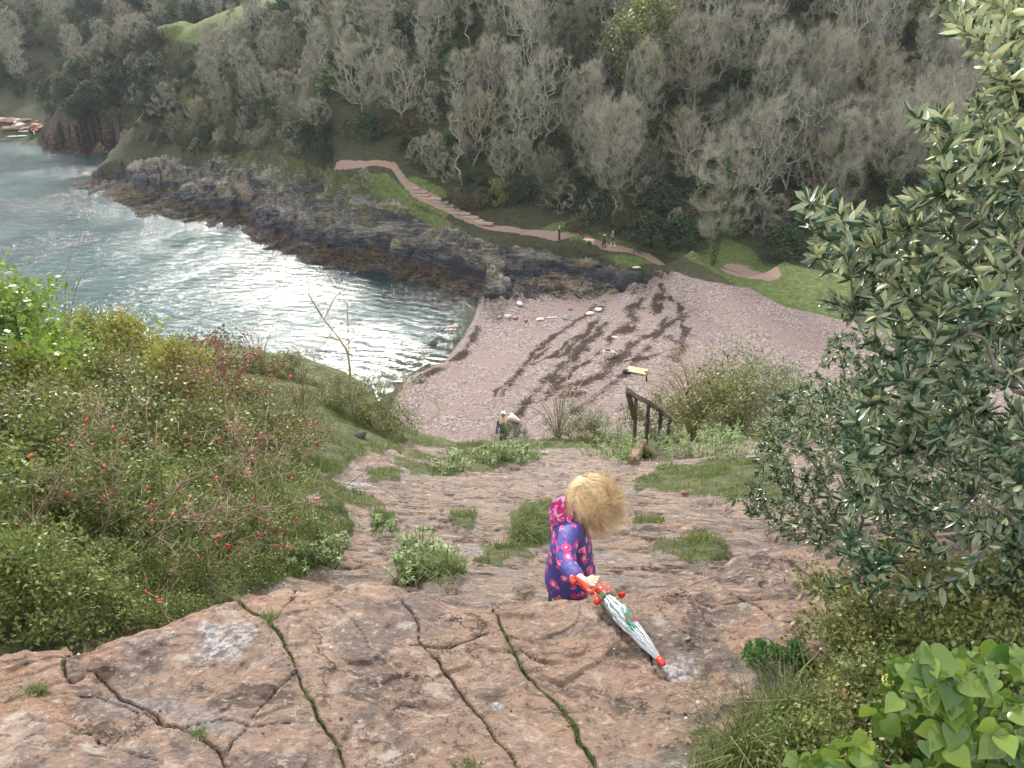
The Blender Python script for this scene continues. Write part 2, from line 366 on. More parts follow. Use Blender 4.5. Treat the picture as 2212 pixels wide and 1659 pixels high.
    c = m.mix(m.step(m.mth('ADD', beach, m.mth('MULTIPLY', m.mth('SUBTRACT', nm, .5), .25)), .44, .54), c, pc)
    # bare red earth of the path
    tc_ = m.mix(nf, (.20, .125, .095), (.38, .27, .215)); c = m.mix(m.step(m.mth('ADD', path, m.mth('MULTIPLY', m.mth('SUBTRACT', nm, .5), .5)), .42, .56), c, tc_)
    # lines of washed-up seaweed
    wc = m.mix(nf, (.010, .007, .005), (.06, .038, .022)); c = m.mix(m.step(m.mth('ADD', weed, m.mth('MULTIPLY', m.mth('SUBTRACT', m.noise(4.5, p, 7, .8), .5), 2.8)), .52, .64), c, wc)
    jt = m.vor(.9, m.pos((.8, .8, 3.2), rot=(0, .25, .3)), 'DISTANCE_TO_EDGE'); jt2 = m.vor(2.6, m.pos((.7, .8, 3), rot=(0, .25, .3)), 'DISTANCE_TO_EDGE'); c = m.mix(m.mth('MULTIPLY', rock, m.mth('MAXIMUM', m.step(jt, .05, .0, 0, .8), m.step(jt2, .05, .0, 0, .5))), c, (.012, .011, .012))
    m.col(c); m.rgh(.9); b1 = m.bump(m.mth('ADD', nf, m.mth('MULTIPLY', nm, 1.5)), .7, .25); m.bump(m.noise(14, p, 3, .7), .5, .05, b1)
    return m.m
def water():
    m = M('sea_water'); p = m.pos(); sh = m.attr('shallow')
    c = m.mix(m.step(m.noise(.035, p, 3), .4, .6), (.008, .026, .03), (.014, .055, .055)); m.col(c); m.rgh(.10)
    b = m.b; b.inputs['IOR'].default_value = 1.33; b.inputs['Specular IOR Level'].default_value = .5
    w = m.n.new('ShaderNodeTexWave'); w.wave_type = 'BANDS'; w.inputs['Scale'].default_value = .20; w.inputs['Distortion'].default_value = 9; w.inputs['Detail'].default_value = 3; w.inputs['Detail Scale'].default_value = .8
    m.l.new(m.pos((1, 1, 1), rot=(0, 0, R(112))), w.inputs[0])
    h1 = m.noise(.75, m.pos((.5, 1.6, 1), rot=(0, 0, R(-20))), 4, .6, .6); h2 = m.noise(1.9, m.pos((.45, 1.7, 1), rot=(0, 0, R(-22))), 4, .6, .4)
    cat = m.step(m.noise(.05, p, 4, .6), .38, .62, .35, 1.0)
    hh = m.mth('ADD', m.mth('MULTIPLY', w.outputs['Fac'], .24), m.mth('ADD', h1, m.mth('MULTIPLY', h2, .5)))
    m.bump(m.mth('MULTIPLY', m.mth('ADD', hh, m.mth('MULTIPLY', m.noise(7, m.pos((.6, 1.5, 1), rot=(0, 0, R(-24))), 2), .14)), cat), 1.0, .27)
    tr = m.n.new('ShaderNodeBsdfTransparent'); tr.inputs[0].default_value = (.80, .92, .88, 1)
    gl = m.n.new('ShaderNodeBsdfGlossy'); gl.inputs['Roughness'].default_value = .05
    fr = m.n.new('ShaderNodeFresnel'); fr.inputs[0].default_value = 1.33
    bn = [n for n in m.n if n.type == 'BUMP'][0]; m.l.new(bn.outputs[0], gl.inputs['Normal']); m.l.new(bn.outputs[0], fr.inputs['Normal'])
    a = m.n.new('ShaderNodeMixShader'); m.l.new(fr.outputs[0], a.inputs[0]); m.l.new(tr.outputs[0], a.inputs[1]); m.l.new(gl.outputs[0], a.inputs[2])
    o = m.n.new('ShaderNodeMixShader'); m.l.new(sh, o.inputs[0]); m.l.new(b.outputs[0], o.inputs[1]); m.l.new(a.outputs[0], o.inputs[2])
    m.l.new(o.outputs[0], m.n['Material Output'].inputs[0]); return m.m
def bark(name, a, b, sc=6, moss=None):
    m = M(name); n = m.noise(sc, m.pos((1, 1, .3)), 6, .65); c = m.mix(m.step(n, .35, .65), a, b)
    if moss: c = m.mix(m.step(m.noise(sc*.4), .5, .62), c, moss)
    m.col(c); m.bump(n, .5, .02); return m.m
MR = near_rock(); MR2 = near_rock(True); MF = far_ground(); MW = water()
# ---------------------------------------------------------------- the far shore: one sheet of ground through surveyed points
# (px, py, z): seen at that place of the photograph, z metres above the sea
A = [(0,300,0),(90,302,0),(0,262,3),(60,245,5),(0,225,7),(100,225,6),
 (100,318,0),(180,326,0),(330,334,.4),(255,322,.6),(95,290,2),(100,255,6),(120,225,9.5),(150,180,14),(172,145,18),(250,300,3),(250,260,7),(250,200,13),(330,300,3),(340,250,8),(330,150,19),(400,250,10),(400,150,19),(330,270,5),
 (145,405,0),(240,425,0),(300,468,0),(420,480,0),(530,492,0),(575,540,0),(640,556,0),(800,580,0),(900,606,0),(960,622,0),(1040,640,0),
 (180,392,.9),(270,372,2),(340,345,4),(420,400,2.5),(450,345,6),(560,350,7.5),(620,420,4),(560,440,2),(480,300,10),(560,280,11.5),(700,420,6),(640,470,2.5),(760,470,4.5),(700,520,1.2),(820,530,1.6),(900,560,1.2),
 (725,325,12),(790,355,10.6),(850,370,9.8),(880,395,8.8),(915,420,7.6),(960,445,6.4),(1010,475,5.1),(1060,502,4.1),(660,275,14),(650,240,16),(615,205,18),(640,150,21),
 (950,500,4.3),(880,470,5.2),(1000,540,3.1),(1130,516,3.9),(1200,528,3.8),(1300,537,3.7),(1400,552,3.5),(1480,575,3.0),(1560,592,2.8),(1640,622,2.5),
 (1100,570,2.4),(1200,575,2.4),(1300,580,2.2),(1100,600,1.0),(1200,605,.9),(1300,605,1.0),(1000,610,.5),(1380,590,2.1),(1120,640,.3),(1230,645,.6),(1330,620,.9),(1440,592,1.7),
 (1020,700,0),(960,780,0),(890,806,0),(830,850,0),(1100,760,.9),(1150,900,1.4),(1250,700,1.0),(1350,800,1.9),(1500,680,2.2),(1700,720,2.7),(1900,760,2.9),(2212,820,3),(1100,940,1.4),(1600,900,2.6),(2212,1000,3),(1300,980,1.8),
 (1200,490,5.6),(1300,510,4.8),(1100,480,6.5),(1500,540,3.8),(1590,530,4.2),(1760,600,3.6),(1650,540,4.6),(1900,640,4.2),(2212,700,4.4),
 (960,400,11),(1060,440,9.5),(1000,350,15),(850,310,15.5),(760,270,16),(1250,470,7.5),(1350,480,7.8),(1500,500,7.5),(1700,530,7.5),(1900,560,8),(2212,600,8.5)]
pts = [at_z(a, b, c) for a, b, c in A]
for a, b in ((0,400),(200,500),(400,600),(600,700),(700,600),(800,700),(200,350),(0,600),(880,680),(60,330),(350,520)): q = at_z(a, b, 0); pts.append(np.array([q[0], q[1], -3.2]))
for a, b in ((950,680),(930,740),(860,790),(860,620),(600,590),(420,510),(200,440),(120,400),(90,330)): q = at_z(a, b, 0); pts.append(np.array([q[0], q[1], -.9]))
# hill above, by ground distance y and height
for a, y, z in ((1000,130,27),(1300,120,24),(1600,118,24),(1900,122,26),(2212,126,28),(800,138,26),(1000,160,43),(1300,150,41),(1600,150,42),(2000,155,44),(2400,160,46),(1300,200,62),(2000,200,62),(1000,210,58),(700,165,33),
                (600,185,31),(500,205,29),(620,210,34),(800,220,46),(330,203,22.5),(420,204,26.5),(2500,110,14),(2500,80,6),
                (0,240,12),(0,300,36),(200,300,38),(400,300,42),(600,310,48),(0,400,62),(300,400,70),(600,420,75),(300,245,14),(450,255,18),(150,235,9),(-300,300,34),(-300,230,10),(-500,260,16),(-300,400,60),(1000,420,80),(1800,420,80)):
    d = ray(a, CY); u = d[0]/1.0; dep = y*CP+(CAMZ-z)*SP; pts.append(np.array([(a-CX)/FPX*dep, y, z]))
for x, y, z in ((-40,40,-3),(-20,42,-2),(-12,45,0),(0,40,1.2),(20,40,2),(45,42,4),(70,60,8),(-80,60,-4),(-110,100,-5),(-140,150,-5),(110,90,18),(100,60,12),(-95,160,-3)): pts.append(np.array([x, y, z], float))
pts = np.array(pts)
def rbf_fit(P, lam=2.6):
    X = P[:, :2]; n = len(X); K = np.linalg.norm(X[:, None]-X[None], axis=2); K = -K+np.eye(n)*-lam*-1
    Q = np.concatenate([np.ones((n, 1)), X], 1); Z = np.zeros((3, 3))
    Am = np.block([[K, Q], [Q.T, Z]]); s = np.linalg.solve(Am, np.concatenate([P[:, 2], np.zeros(3)])); return X, s
RX, RS = rbf_fit(pts)
def far_rbf(x, y):
    x = np.atleast_1d(np.asarray(x, float)); y = np.atleast_1d(np.asarray(y, float)); o = np.empty(x.shape); f = o.ravel(); xf = x.ravel(); yf = y.ravel()
    for i in range(0, len(xf), 60000):
        a = xf[i:i+60000]; b = yf[i:i+60000]
        K = -np.sqrt((a[:, None]-RX[None, :, 0])**2+(b[:, None]-RX[None, :, 1])**2)
        f[i:i+60000] = K@RS[:-3]+RS[-3]+RS[-2]*a+RS[-1]*b
    return f.reshape(x.shape)
HX = np.array([-121, -117, -112, -107, -98, -89, -84, -78, -70]); HT = np.array([2, 8, 14, 18.5, 22, 25, 26, 27, 29.]); HF = np.array([206, 203, 200, 197, 190, 186, 186, 190, 196.])
def far_base(x, y):
    z = far_rbf(x, y); x = np.asarray(x, float); y = np.asarray(y, float)
    d = y-np.interp(x, HX, HF)-fbm(x*.12, y*.03, 3, 500)*4; top = np.interp(x, HX, HT)+fbm(x*.15, y*.15, 3, 501)*1.5
    wall = np.clip(d*1.15+fbm(x*.4, y*.4, 3, 502)*1.2, -5, 1e9); wall = np.where(d < 5, wall*.55, wall*1.6-5.2); side = np.clip((x+122)*2.2, -5, 99)
    h = np.minimum(np.minimum(top, wall), side)-np.maximum(0, d-34)*.75; h = h-sm(-82, -66, x)*14
    z = np.where((x < -64) & (x > -124) & (y > 178), np.maximum(z, h), z)
    px, py = project(np.stack([x, y, np.zeros_like(x)], -1)); k = (y < 232) & (x < 8) & (y > 36)
    sd = poly_sd(px, py, BAY)+fbm(x*.35, y*.35, 4, 510)*9*sm(-6, -16, x); zin = np.minimum(z, .1*sm(-10, -16, x)-sd*(.035-.027*sm(-24, -12, x)*sm(88, 78, y))); zout = np.maximum(z, np.minimum(-sd*.03, .45)*(x < 0)); zout = np.where((y < 150) & (y > 70), np.minimum(zout, .25-sd*(.055+.05*sm(-20, -60, x))+np.maximum(0, -sd-20)*.6), zout)
    wn_ = sm(-24, -14, x)*sm(90, 80, y); zin = zin*(1-wn_)+(-.02-sd*.011)*wn_
    return np.where(k, np.where(sd > 0, np.maximum(zin, -4), zout), z)
BAY = [(-900, 322), (0, 306), (80, 304), (98, 318), (180, 330), (215, 326), (255, 330), (325, 337), (318, 348), (290, 362), (255, 378), (205, 388), (148, 402), (175, 412), (238, 428), (262, 440), (300, 472), (330, 470), (420, 484), (530, 494), (548, 520), (590, 545), (640, 558), (700, 572), (800, 582), (850, 598), (905, 606), (965, 624), (1035, 645), (1022, 700), (985, 750), (960, 780), (890, 806), (830, 860), (700, 960), (500, 1150), (-900, 1500)]
BEACH = [(880,815),(960,783),(1018,700),(1036,655),(1120,640),(1230,648),(1330,628),(1420,600),(1450,585),(1500,600),(1560,612),(1620,620),(1670,650),(1700,665),(1870,700),(1990,760),(2212,830),(2500,900),(2500,1900),(300,1900)]
ROCK = [(60,440),(145,385),(262,362),(330,332),(400,338),(470,345),(560,325),(640,335),(700,362),(760,378),(840,392),(885,425),(930,452),(990,500),(1050,528),(1200,540),(1290,550),(1330,572),(1420,580),(1450,592),(1380,620),(1250,652),(1120,648),(1040,660),(980,660),(700,640),(300,560)]
REDC = [(88,318),(90,262),(112,236),(140,200),(160,180),(196,190),(212,228),(250,250),(330,250),(345,330),(100,350)]
G1 = [(1150,500),(1195,478),(1250,476),(1330,512),(1440,545),(1490,520),(1560,508),(1600,525),(1650,560),(1780,585),(1900,640),(2300,720),(2300,860),(1990,755),(1870,700),(1700,672),(1620,640),(1560,600),(1480,560),(1400,546),(1300,528),(1180,510)]
G2 = [(330,72),(380,45),(440,25),(520,-5),(640,-20),(600,30),(520,62),(440,95),(380,90)]
G3 = [(1650,735),(1760,722),(1790,742),(1700,770),(1640,790)]
G4 = [(1810,750),(1880,745),(1900,800),(1820,795)]
G5 = [(840,400),(900,380),(960,400),(990,440),(960,470),(900,440)]
G6 = [(770,375),(840,372),(900,440),(960,475),(1000,500),(940,490),(860,440),(800,430)]
G7 = [(1290,545),(1420,552),(1440,575),(1340,580)]
PATHS = [[(725,325,12),(790,355,10.6),(850,369,9.8),(880,395,8.8),(915,420,7.6),(960,445,6.4),(1010,475,5.1),(1060,502,4.1),(1130,514,3.9),(1200,527,3.8),(1300,538,3.7),(1400,552,3.5),(1440,566,3.3),(1490,588,2.9)],
         [(1600,590,3),(1580,585,3),(1640,622,2.5),(1660,650,2.4),(1570,610,2.5)], [(690,312,12.9),(725,325,12)]]
PW = [np.array([at_z(*q) for q in pl]) for pl in PATHS]
WEED = [([(1030,690),(1010,730),(960,775),(900,805)],.75),([(1300,655),(1240,690),(1160,750),(1120,800),(1085,850)],.5),([(1390,640),(1360,700),(1345,720)],1.1),([(1310,700),(1250,760),(1180,830),(1130,880),(1100,920)],.8),
        ([(1300,665),(1280,700),(1210,775)],.6),([(1480,700),(1380,745),(1330,790),(1300,830),(1190,850)],.8),([(1490,730),(1470,760),(1380,790)],.6),([(1350,770),(1290,830),(1230,860)],1.3),([(1430,660),(1410,690)],.7),([(1250,720),(1200,765),(1140,790)],.4),([(1330,720),(1290,770),(1240,800),(1170,870)],.5),([(1380,800),(1300,860),(1240,900)],.9),([(1440,700),(1400,760),(1330,840)],.5),([(1120,660),(1110,665)],.3),([(1220,700),(1160,770),(1060,850)],.35),([(1450,740),(1475,760),(1450,790)],.8),([(1360,780),(1300,790)],.7),([(1420,650),(1470,690),(1480,740)],.4)]
WW = [(np.array([at_z(a, b, 1.3) for a, b in pl]), w) for pl, w in WEED]
CAVE = at_z(288, 296, 1.0)
def far_surface(x, y):
    z0 = far_base(x, y); px, py = project(np.stack([x, y, z0], -1))
    wob = fbm(x*.25, y*.25, 3, 5)*9
    rk = np.clip(.5+(poly_sd(px, py, ROCK)+wob)/16, 0, 1)*(y < 170)*(y > 55)
    bc = np.clip(.5+(poly_sd(px, py, BEACH)+wob*.5)/10, 0, 1)*(y < 112)
    rk = np.maximum(rk, np.clip(.5+(poly_sd(px, py, [(365,150),(425,160),(430,215),(395,228),(360,200)])+wob)/14, 0, 1)*(y > 150)*(y < 210))
    rd = np.clip(.5+(poly_sd(px, py, REDC)+wob)/16, 0, 1)*(y > 172)*(y < 215)
    gr = np.zeros(x.shape)
    for g, lo, hi in ((G1, 60, 112), (G2, 170, 260), (G3, 40, 110), (G4, 40, 110), (G5, 60, 112), (G6, 60, 112), (G7, 60, 112)):
        k = .4 if g is G3 or g is G4 else 1
        gr = np.maximum(gr, np.clip(.5+(poly_sd(px, py, g)+wob)/26, 0, 1)*(y > lo)*(y < hi)*(.62 if k < 1 else 1))
    rk = rk*(1-gr*.8)
    pd = np.full(x.shape, 99.)
    for i, p in enumerate(PW): pd = np.minimum(pd, line_d(x, y, p)*(np.where(x < -13, 1.7, 1.15) if i == 0 else (.9 if i == 1 else 3)))
    pth = np.clip(1.1-pd/1.25, 0, 1)*(y > 50)
    wd = np.zeros(x.shape)
    for p, w in WW: wd = np.maximum(wd, np.clip(1-line_d(x+fbm(x*.7, y*.7, 3, 7)*.6, y+fbm(x*.7, y*.7, 3, 9)*.6, p)/(w*1.55), 0, 1)*(.42+.85*vn(x*.9, y*.9, 12)))
    wd = wd*(bc > .3)*(z0 > .02)
    z = z0+0
    # strata ledges in the rocks
    big = fbm(x*.12+3, y*.12, 4, 21); md = fbm(x*.55, y*.55, 4, 31)
    gul = np.abs(fbm(x*.16+.05*y, y*.04, 3, 23)); zr = z0+(big*1.4+md*.8-.8*sm(.16, 0, gul))*sm(-.1, 1.6, z0)
    dip = .34*x+.06*y+fbm(x*.08, y*.08, 2, 41)*3
    for hgt, am in ((1.15, .62), (.42, .75)):
        s = (zr-dip)/hgt; f = s-np.floor(s); zr = zr+am*hgt*((np.floor(s)+sm(.62, .98, f))-s+.25)
    # joints, hollows and broken blocks cut across the strata
    blk = vn(x*.45+big*2, y*.3, 77); zr = zr-.7*sm(.58, .72, blk)*sm(.3, 2, z0)
    b2 = np.floor(vn(x*1.1+md, y*.7-md, 78)*5)/5; zr = zr+(b2-.5)*.7*sm(.2, 1.2, z0)
    jn = np.abs(fbm(x*.9+.3*y, y*.35, 3, 79)); zr = zr-.4*sm(.05, .0, jn)*sm(.1, 1, z0); zr = zr+fbm(x*2.2, y*2.2, 3, 80)*.26
    z = z*(1-rk)+zr*rk
    z = z+rd*(fbm(x*.3, y*.3, 4, 61)*1.6)
    cv = sm(2.6, 1.8, np.hypot((x-CAVE[0])*.62, (y-CAVE[1]-2)*.38)); z = z*(1-cv)+np.minimum(z, .9)*cv
    z = z+gr*(1-bc)*fbm(x*.5, y*.5, 3, 63)*.25+(1-rk)*(1-bc)*(1-gr)*fbm(x*.2, y*.2, 3, 65)*.6*(y > 90)
    z = z+wd*np.clip(fbm(x*2.5, y*2.5, 3, 66)+.35, 0, 1)*.16+bc*fbm(x*.6, y*.6, 3, 67)*.05
    # the stepped path is cut flat, with risers where it climbs
    st = pth*(x > -24)*(x < 1)*(y > 92)*(z0 > 4.0); s = z0/.34; stz = (np.floor(s)+sm(.0, .25, s-np.floor(s)))*.34
    z = z*(1-pth)+(z0*(1-st)+stz*st)*pth
    return z, rk, bc, gr, wd, pth, rd
yy = np.concatenate([np.linspace(38, 74, 210)[:-1], np.linspace(74, 132, 440)[:-1], 132*(430/132.)**(np.arange(240)/239.)]); uu = np.concatenate([np.linspace(-.86, -.56, 100)[:-1], np.linspace(-.56, .24, 640)[:-1], np.linspace(.24, .86, 240)]); NX, NY = len(uu), len(yy)
Y = np.repeat(yy[:, None], NX, 1); X = uu[None]*Y*.97+uu[None]*9
Z, rk, bc, gr, wd, pth, rd = far_surface(X, Y)
i = np.arange(NX-1)[None]+np.arange(NY-1)[:, None]*NX
F = np.stack([i, i+1, i+1+NX, i+NX], -1).reshape(-1, 4)
one = np.ones(Z.size)
o = mk('ground', np.stack([X, Y, Z], -1).reshape(-1, 3), F, MF, smooth=False,
       attrs={'zone': np.stack([rk.ravel(), bc.ravel(), gr.ravel(), one], 1), 'zone2': np.stack([wd.ravel(), pth.ravel(), rd.ravel(), one], 1)})
tag(o, kind='structure')
FZ, FYY = Z, yy
def far_h(x, y): return float(far_surface(np.array([x], float), np.array([y], float))[0][0])
# ---------------------------------------------------------------- the sea
nx, ny = 260, 260
wy = 30+np.linspace(0, 1, ny)**1.3*240; Yw = np.repeat(wy[:, None], nx, 1); Xw = np.linspace(-1.05, .12, nx)[None]*(Yw+30)
dz = far_base(Xw, Yw); shl = sm(-.75, -.02, dz)*sm(-24, -14, Xw)*sm(98, 88, Yw)*.9
i = np.arange(nx-1)[None]+np.arange(ny-1)[:, None]*nx
tag(mk('sea', np.stack([Xw, Yw, np.zeros_like(Xw)], -1).reshape(-1, 3), np.stack([i, i+1, i+1+nx, i+nx], -1).reshape(-1, 4), MW, attrs={'shallow': shl.ravel()}, smooth=True), kind='structure')
# ---------------------------------------------------------------- the near hillside below the ledge
def ledge_z(x, y): return CAMZ-(1.6+.14*y)-.02*x
def at_ledge(px, py):
    d = ray(px, py); t = (-1.6)/(d[2]+.14*d[1]+.02*d[0]); return d*t+np.array([0, 0, CAMZ])
def near_base(x, y):
    d = 2.75+.445*np.maximum(y-2.5, -.4)
    left = np.maximum(0, -x-1.2)
    d = d-np.minimum(.26*left, 1.6)*sm(2, 5, y)-.35*sm(-.9, -2.2, x)*sm(5, 2.5, y)
    d = d-.145*np.clip(y-9, 0, 20)*sm(-1.5, -4, x)
    d = d-.22*np.maximum(0, x-2.2)*(.15+.85*sm(12.5, 8, y))
    d = d-.62*sm(.5, 1.1, x)*sm(4.6, 2.6, y)
    edge = 13.6+2.6*sm(-1.5, -4.2, x)-5*sm(-5.5, -9, x)+.8*sm(2, 4, x)
    steps = np.exp(-(line_d(x, y, [(2.6, 12.5), (5.4, 22)])/1.5)**2); edge = edge+7*steps
    k = .10+.65*sm(-1.6, -4, x)+.25*sm(1, 4, x)
    d = d+np.maximum(0, y-edge)**1.15*k/(1+.35*k)+.5*np.exp(-(line_d(x, y, [(2.6, 12.9), (5.4, 22)])/.9)**2)*sm(12.8, 15, y)
    d = np.where(y > 39, d+(y-39)*.35, d)
    zmin = np.clip(.15*(x+13), -3, 1.0)
    return np.maximum(CAMZ-d, zmin-.3)
# (px, py) outlines of turf on the slope, measured in the photograph
TURF = [[(300,1340),(560,1290),(680,1230),(770,1185),(690,1130),(640,1080),(690,1050),(740,1010),(790,985),(900,975),(960,990),(1060,970),(1180,985),(1160,1005),(1010,1010),(900,1000),(860,960),(1000,945),(1150,955),(1200,940),(1290,935),(1345,1000),(1440,970),(1700,940),(2300,900),(2300,500),(-300,300),(-300,1500)],
        [(1370,1045),(1440,1015),(1560,1000),(1700,990),(1700,1075),(1560,1070),(1450,1062)],
        [(700,1070),(740,1060),(800,1075),(830,1105),(700,1095)],[(660,1120),(740,1115),(770,1150),(740,1180),(660,1180)],[(790,1015),(870,1015),(860,1028),(800,1032)],
        [(1110,1130),(1150,1100),(1185,1090),(1190,1150),(1120,1175)],[(850,1210),(900,1170),(970,1200),(1010,1210),(980,1260),(870,1250)],[(800,1135),(850,1130),(860,1155),(805,1160)],
        [(1420,1180),(1520,1165),(1560,1195),(1490,1205)],[(1020,1205),(1090,1200),(1080,1215),(1020,1215)],[(640,1050),(720,1040),(760,1055),(700,1070),(640,1080)],[(860,1000),(940,1005),(1000,1015),(900,1020)],[(1040,1175),(1110,1165),(1150,1190),(1080,1200)],[(1370,1130),(1430,1128),(1425,1142),(1375,1142)],[(980,1130),(1020,1128),(1015,1140)]]
CR = R(0)
def near_surface(x, y):
    z0 = near_base(x, y); px, py = project(np.stack([x, y, z0], -1))
    wob = fbm(x*2.2, y*2.2, 4, 91)*16
    g = np.zeros(x.shape)
    for i, t in enumerate(TURF): g = np.maximum(g, np.clip(.5+(poly_sd(px, py, t)+wob+(0 if i == 0 else 7))/(14 if i == 0 else 18), 0, 1)*(1 if i == 0 else .85))
    g = np.maximum(g, sm(12.8, 13.6, y)); g = np.maximum(g, sm(2.3, 3.0, x-.09*y)*sm(6, 4.5, y))
    r = 1-g
    # flagged layers of the rock, tilted a little, running across the slope
    a = fbm(x*.5, y*.9, 4, 95); b = fbm(x*1.6, y*3.2, 4, 97)
    z = z0+(a*.16+b*.05)
    hh = .15; s = (z+.10*x+.28*y+.12*fbm(x*.8, y*.8, 3, 99))/hh; f = s-np.floor(s)
    z = z+r*hh*.65*((np.floor(s)+sm(.78, .99, f))-s+.2)
    s = (z+.06*x+.30*y+.05*b)/.055; f = s-np.floor(s); z = z+r*.055*.4*((np.floor(s)+sm(.7, .99, f))-s+.2)
    rid = 1-np.abs(fbm(x*1.2+.3*y, y*5, 4, 103)); z = z-r*.04*sm(.93, 1, rid)
    z = z+g*(.03+fbm(x*4, y*4, 3, 105)*.035)
    z = np.where(y > 13.6, z0+fbm(x, y, 3, 4)*.2, z)
    soil = np.clip(.9-np.abs(g-.5)*5, 0, 1)*.8*sm(.3, .7, vn(x*1.5, y*1.5, 8))
    # trodden earth at the head of the steps
    q = at_y(1430, 1010, 12.2); soil = np.maximum(soil, sm(1.3, .5, np.hypot((x-q[0])*1.2, (y-q[1])*.8)))
    pale = sm(.25, .6, fbm(x*.9, y*1.2, 3, 107))*r*.8
    return z, g, soil, pale
NX, NY = 1000, 860
yy = 1.2*(46/1.2)**(np.arange(NY)/(NY-1.)); uu = np.linspace(-1.0, .95, NX)
Y = np.repeat(yy[:, None], NX, 1); X = uu[None]*(Y+1.6)
Z, g, soil, pale = near_surface(X, Y)
i = np.arange(NX-1)[None]+np.arange(NY-1)[:, None]*NX
tag(mk('hillside', np.stack([X, Y, Z], -1).reshape(-1, 3), np.stack([i, i+1, i+1+NX, i+NX], -1).reshape(-1, 4), MR2,
       attrs={'zone': np.stack([g.ravel(), soil.ravel(), pale.ravel(), np.ones(Z.size)], 1)}), kind='structure')
def near_h(x, y): return float(near_surface(np.array([x], float), np.array([y], float))[0][0])
def near_hv(x, y): return near_surface(np.asarray(x, float), np.asarray(y, float))[0]
def on_near(px, py):
    """point of the near hillside seen at (px, py)"""
    ys = np.linspace(2.9, 16, 900); d = ray(px, py); P = ys[:, None]*d[None]/d[1]+np.array([0, 0, CAMZ]); h = near_hv(P[:, 0], P[:, 1])
    k = np.where(P[:, 2] < h)[0]; k = k[0] if len(k) else len(ys)-1
    return np.array([P[k, 0], P[k, 1], h[k]])
def on_far(px, py, y0=45, y1=330):
    ys = np.linspace(y0, y1, 900); d = ray(px, py); P = ys[:, None]*d[None]/d[1]+np.array([0, 0, CAMZ]); h = far_surface(P[:, 0], P[:, 1])[0]
    k = np.where(P[:, 2] < h)[0]; k = k[0] if len(k) else len(ys)-1
    return np.array([P[k, 0], P[k, 1], h[k]])
# ---------------------------------------------------------------- the slab of rock in the foreground
EDGE = [(-700,1560),(-300,1470),(0,1382),(70,1372),(135,1368),(150,1378),(230,1352),(330,1318),(420,1288),(500,1262),(520,1254),(570,1256),(610,1238),(640,1233),(700,1236),(780,1230),(850,1242),(900,1262),(960,1272),(1005,1288),(1050,1296),(1100,1292),(1160,1278),(1230,1274),(1290,1268),(1360,1262),(1440,1246),(1530,1222),(1550,1196),(1620,1180),(1720,1162),(1800,1160),(2000,1150),(2500,1120)]
EW = [at_ledge(a, b)[:2] for a, b in EDGE]
POLY = EW+[(4.5, 2.0), (4.5, -2.5), (-4.5, -2.5), (-4.5, 1.2)]
CRS = .42
CRK = [([(505,1262),(520,1290),(560,1325),(600,1370),(630,1440),(665,1500),(690,1560),(720,1600),(750,1659),(770,1720)],.012,.6),
 ([(640,1236),(632,1275),(612,1310),(595,1345)],.007,.5),([(135,1380),(140,1450),(200,1425),(250,1480),(300,1510),(350,1545),(420,1580),(470,1625),(500,1690)],.010,.7),
 ([(0,1500),(60,1480),(180,1478),(270,1510),(380,1562),(470,1555),(540,1570),(640,1565)],.004,.4),([(640,1455),(590,1500),(540,1560),(490,1640)],.005,.4),
 ([(1060,1300),(1080,1340),(1100,1380),(1130,1425),(1180,1470),(1230,1530),(1255,1590),(1290,1650),(1300,1700)],.010,.7),
 ([(940,1410),(990,1470),(1030,1520),(1060,1560),(1090,1600),(1120,1650),(1130,1700)],.009,.6),
 ([(1110,1385),(1160,1400),(1200,1408)],.005,.3),([(890,1385),(960,1395),(1010,1375),(1060,1360)],.006,.3),([(870,1300),(900,1340),(905,1380),(940,1410)],.006,.4),
 ([(1580,1285),(1640,1310),(1680,1345),(1720,1360)],.007,.8),([(1300,1330),(1390,1380),(1420,1435),(1500,1480),(1600,1560)],.004,.4),([(1560,1240),(1440,1262),(1540,1300),(1640,1290)],.004,.2),
 ([(0,1560),(120,1540),(240,1600),(350,1640)],.003,.3),([(700,1300),(760,1340),(800,1400),(850,1440)],.0025,.2),([(1240,1480),(1330,1520),(1350,1600)],.0025,.2),([(1420,1300),(1480,1360),(1600,1380)],.0025,.2)]
CW = [(spline([at_ledge(*q)[:2] for q in pl], 4), w, s) for pl, w, s in CRK]
